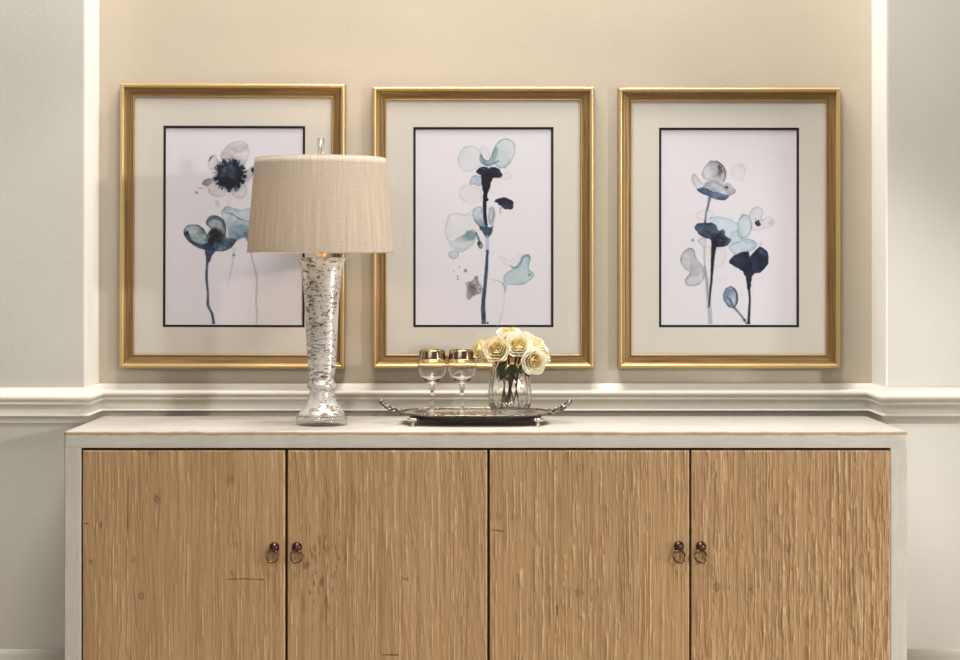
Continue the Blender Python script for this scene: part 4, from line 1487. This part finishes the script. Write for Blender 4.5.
# ------------------------------------------------------------------ vase
VYY = 4.80 - CAM_D
VS = FPX / 4.80
vx = X(509.8, VYY)
vase = thing('vase', 'cut crystal vase holding cream roses on the silver tray', 'vase', (vx, VYY, TZ))
vk = lambda py: (412.2 - py) / VS
facet = lambda t, i: (1 - 0.05 * np.abs(np.sin(7 * t))) if i <= 41 else np.ones_like(t)
vo_ = spline([(0.040, 0), (0.0445, 0.002), (0.046, 0.010), (0.0525, vk(402)), (0.0555, vk(394)), (0.0545, vk(386)), (0.050, vk(374)), (0.0462, vk(364)), (0.0455, vk(361))], 5)
vo_[:, 1] = np.maximum(vo_[:, 1], 0)
vi_ = spline([(0.0425, vk(361)), (0.0432, vk(364)), (0.047, vk(374)), (0.0505, vk(386)), (0.0512, vk(394)), (0.048, vk(401)), (0.036, vk(405.2)), (0.0001, vk(405.8))], 5)
lathe('vase_body', [(0, 0)] + [tuple(q) for q in vo_] + [tuple(q) for q in vi_], M['crystal'], vase, 112, mod=facet, smooth=False)
gz = vk(399)
gr = np.interp(gz, vo_[10:, 1], vo_[10:, 0])
t2 = np.linspace(0, 2 * PI, 80, endpoint=False)
rr = gr * facet(t2, 0)
link('cut_band', npmesh('cut_band', tube_chunk(np.stack([rr * np.cos(t2), rr * np.sin(t2), 0 * t2 + gz], -1), 0.0011, 6, True)), M['crystal'], vase, label='raised band round the lower vase')

# ------------------------------------------------------------------ roses
vase_mouth = np.array([vx, VYY, TZ + vk(362)])
vase_floor = TZ + vk(405.8) + 0.003


def petal_chunk(theta, width, prof, R, rng, nu=9, nv=8, curl=0.0):
    """prof: list of (rho, zeta) from base to tip, in units of R"""
    pf = spline(prof, 4)
    pf = pf[np.linspace(0, len(pf) - 1, nv).astype(int)]
    P = np.zeros((nu, nv, 3))
    wj = 1 + 0.15 * (rng.random() - 0.5)
    lean = 0.06 * (rng.random() - 0.5)
    for i, u in enumerate(np.linspace(-1, 1, nu)):
        cut = 1 - 0.30 * abs(u) ** 3.0
        for j in range(nv):
            t = j / (nv - 1)
            jj = t * cut * (nv - 1)
            rho = np.interp(jj, np.arange(nv), pf[:, 0])
            ze = np.interp(jj, np.arange(nv), pf[:, 1])
            w = width * wj * (0.55 + 0.45 * math.sin(min(1, t * 1.3) * PI / 2))
            a = theta + u * w
            rho = rho * (1 + lean) + curl * abs(u) ** 2 * t * t * 0.10 + 0.07 * math.sin(3 * u + theta * 5) * t + 0.03 * math.sin(7 * u + theta * 11) * t * t
            P[i, j] = (R * rho * math.cos(a), R * rho * math.sin(a), R * (ze + 0.09 * math.sin(2.6 * u + theta * 3) * t - 0.10 * t * t * (1 - abs(u)) ** 2 * curl))
    return grid(P)


def rose(px, py, Yo, face, R, seed, label, ivory=True, openness=1.0, leaf=None):
    rng = random.Random(seed)
    Y = VYY + Yo
    c = Vector((X(px, Y), Y, Z(py, Y)))
    f = Vector(face).normalized()
    root = thing('rose', label, 'rose', c, 'cream roses in the crystal vase')
    q = f.to_track_quat('Z', 'Y').to_matrix()
    rot = np.array(q)
    Rr = R * 1.24
    o = openness

    def place(ch):
        return [(v @ rot.T, f_) for v, f_ in ch]
    outer = []
    for k in range(5):
        outer.append(petal_chunk(2 * PI * k / 5 + rng.random() * 0.3, 0.85, [(0.10, -0.62), (0.52, -0.52), (0.84, -0.14), (0.98 * o, 0.14), (1.12 * o, 0.20)], Rr, rng, curl=1))
    for k in range(5):
        outer.append(petal_chunk(2 * PI * (k + 0.5) / 5 + rng.random() * 0.3, 0.85, [(0.10, -0.58), (0.48, -0.44), (0.74, -0.05), (0.82 * o, 0.28), (0.93 * o, 0.38)], Rr, rng, curl=1))
    ob = link('outer_petals', npmesh('outer_petals', place(outer)), M['petal_white' if ivory else 'petal'], root, label='open ivory outer petals')
    mid = []
    for k in range(5):
        mid.append(petal_chunk(2 * PI * k / 5 + 0.2 + rng.random() * 0.3, 0.95, [(0.08, -0.5), (0.38, -0.3), (0.56, 0.05), (0.60 * o, 0.34), (0.64 * o, 0.46)], Rr, rng))
    link('middle_petals', npmesh('middle_petals', place(mid)), M['petal'], root, label='cream middle petals')
    inn = []
    for k in range(4):
        inn.append(petal_chunk(2 * PI * k / 4 + rng.random() * 0.4, 1.15, [(0.06, -0.45), (0.24, -0.2), (0.37, 0.05), (0.40, 0.28), (0.37, 0.42)], Rr, rng))
    for k in range(3):
        inn.append(petal_chunk(2 * PI * k / 3 + 0.5 + rng.random() * 0.4, 1.4, [(0.04, -0.4), (0.14, -0.2), (0.2, 0.05), (0.2, 0.25), (0.15, 0.36)], Rr, rng))
    link('heart_petals', npmesh('heart_petals', place(inn)), M['heart'], root, label='yellow furled heart')
    # sepals
    sp2 = []
    for k in range(5):
        sp2.append(petal_chunk(2 * PI * k / 5 + 0.3, 0.35, [(0.05, -0.72), (0.2, -0.66), (0.45, -0.56), (0.72, -0.50), (0.9, -0.56)], Rr, rng, 5, 6))
    hip = [(0.0001, -0.86), (0.10, -0.84), (0.17, -0.74), (0.14, -0.62), (0.0001, -0.58)]
    v, fc = lathe_chunk([(a * Rr, b * Rr) for a, b in hip], 10)
    sp2.append((v, fc))
    link('calyx', npmesh('calyx', place(sp2)), M['leaf'], root, label='green calyx')
    # stem
    base = np.array(c) + rot @ np.array([0, 0, -0.82 * Rr])
    ang = rng.random() * 2 * PI
    dirv = np.array([base[0] - vase_mouth[0], base[1] - vase_mouth[1]])
    nrm = dirv / (np.linalg.norm(dirv) + 1e-6)
    rim_r = min(0.030, np.linalg.norm(dirv) * 0.6)
    pm = np.array([vase_mouth[0] + nrm[0] * rim_r, vase_mouth[1] + nrm[1] * rim_r, vase_mouth[2] - 0.006])
    pb = np.array([vase_mouth[0] - nrm[0] * 0.022 + 0.008 * math.cos(ang), vase_mouth[1] - nrm[1] * 0.022 + 0.008 * math.sin(ang), vase_floor])
    p1 = base - rot @ np.array([0, 0, 0.010])
    path = spline([base - np.array(c), p1 - np.array(c), pm - np.array(c), (pm * 0.5 + pb * 0.5) - np.array(c), pb - np.array(c)], 6)
    tube('stem', path, 0.0028, M['red_stem'] if seed % 3 else M['stem'], root, 8)
    # leaves at the mouth
    for li_, (lx, lzz, la) in enumerate(leaf or []):
        n = 9
        P = np.zeros((n, 5, 3))
        for i, t in enumerate(np.linspace(0, 1, n)):
            w = 0.010 * math.sin(PI * t ** 0.8) + 0.0003
            for j, u in enumerate(np.linspace(-1, 1, 5)):
                P[i, j] = (t * 0.034 * math.cos(la) + u * w * -math.sin(la), -0.010 * t - 0.004 * u * u, t * 0.034 * math.sin(la) + u * w * math.cos(la))
        P += pm - np.array(c) + np.array([lx, -0.012, lzz + 0.016])
        link('leaf', npmesh('leaf', [grid(P)]), M['leaf'], root, label='dark green leaf')
    return root


rose(480.5, 351.0, -0.010, (-0.85, -0.45, 0.10), 0.0235, 11, 'cream rose leaning out over the wine glass beside the vase', False, 1.0)
rose(497, 349.5, -0.048, (-0.12, -0.95, 0.30), 0.0255, 12, 'largest cream rose facing front, second from the wine glasses', False, 0.98, [(0.012, -0.012, -0.4), (0.002, -0.015, -1.8)])
rose(518.5, 345.5, -0.042, (0.10, -0.90, 0.45), 0.0245, 13, 'ivory rose with yellow heart facing front near the top of the bouquet', True, 1.0, [(-0.014, -0.010, -1.3), (-0.02, 0.0, -2.4)])
rose(508.5, 334, 0.004, (0.02, -0.35, 0.95), 0.0215, 14, 'topmost cream rose of the bouquet, opening upward', True, 1.0, [(0.03, -0.012, -0.9), (-0.012, -0.016, -2.0)])
rose(536, 345.5, -0.006, (0.55, -0.35, 0.75), 0.0235, 15, 'ivory rose on the upper right shoulder of the bouquet', True, 1.0)
rose(533.5, 361, -0.052, (0.32, -0.92, -0.08), 0.0245, 16, 'lowest ivory rose with yellow heart, hanging over the vase rim', True, 1.02)
rose(525, 337, 0.026, (0.3, 0.15, 0.95), 0.0205, 18, 'half hidden ivory rose at the back of the bouquet, beside the topmost one', True, 1.0)
rose(543.5, 354, 0.004, (0.85, -0.25, 0.35), 0.0200, 19, 'ivory rose at the far right edge of the bouquet, facing right', True, 1.0)
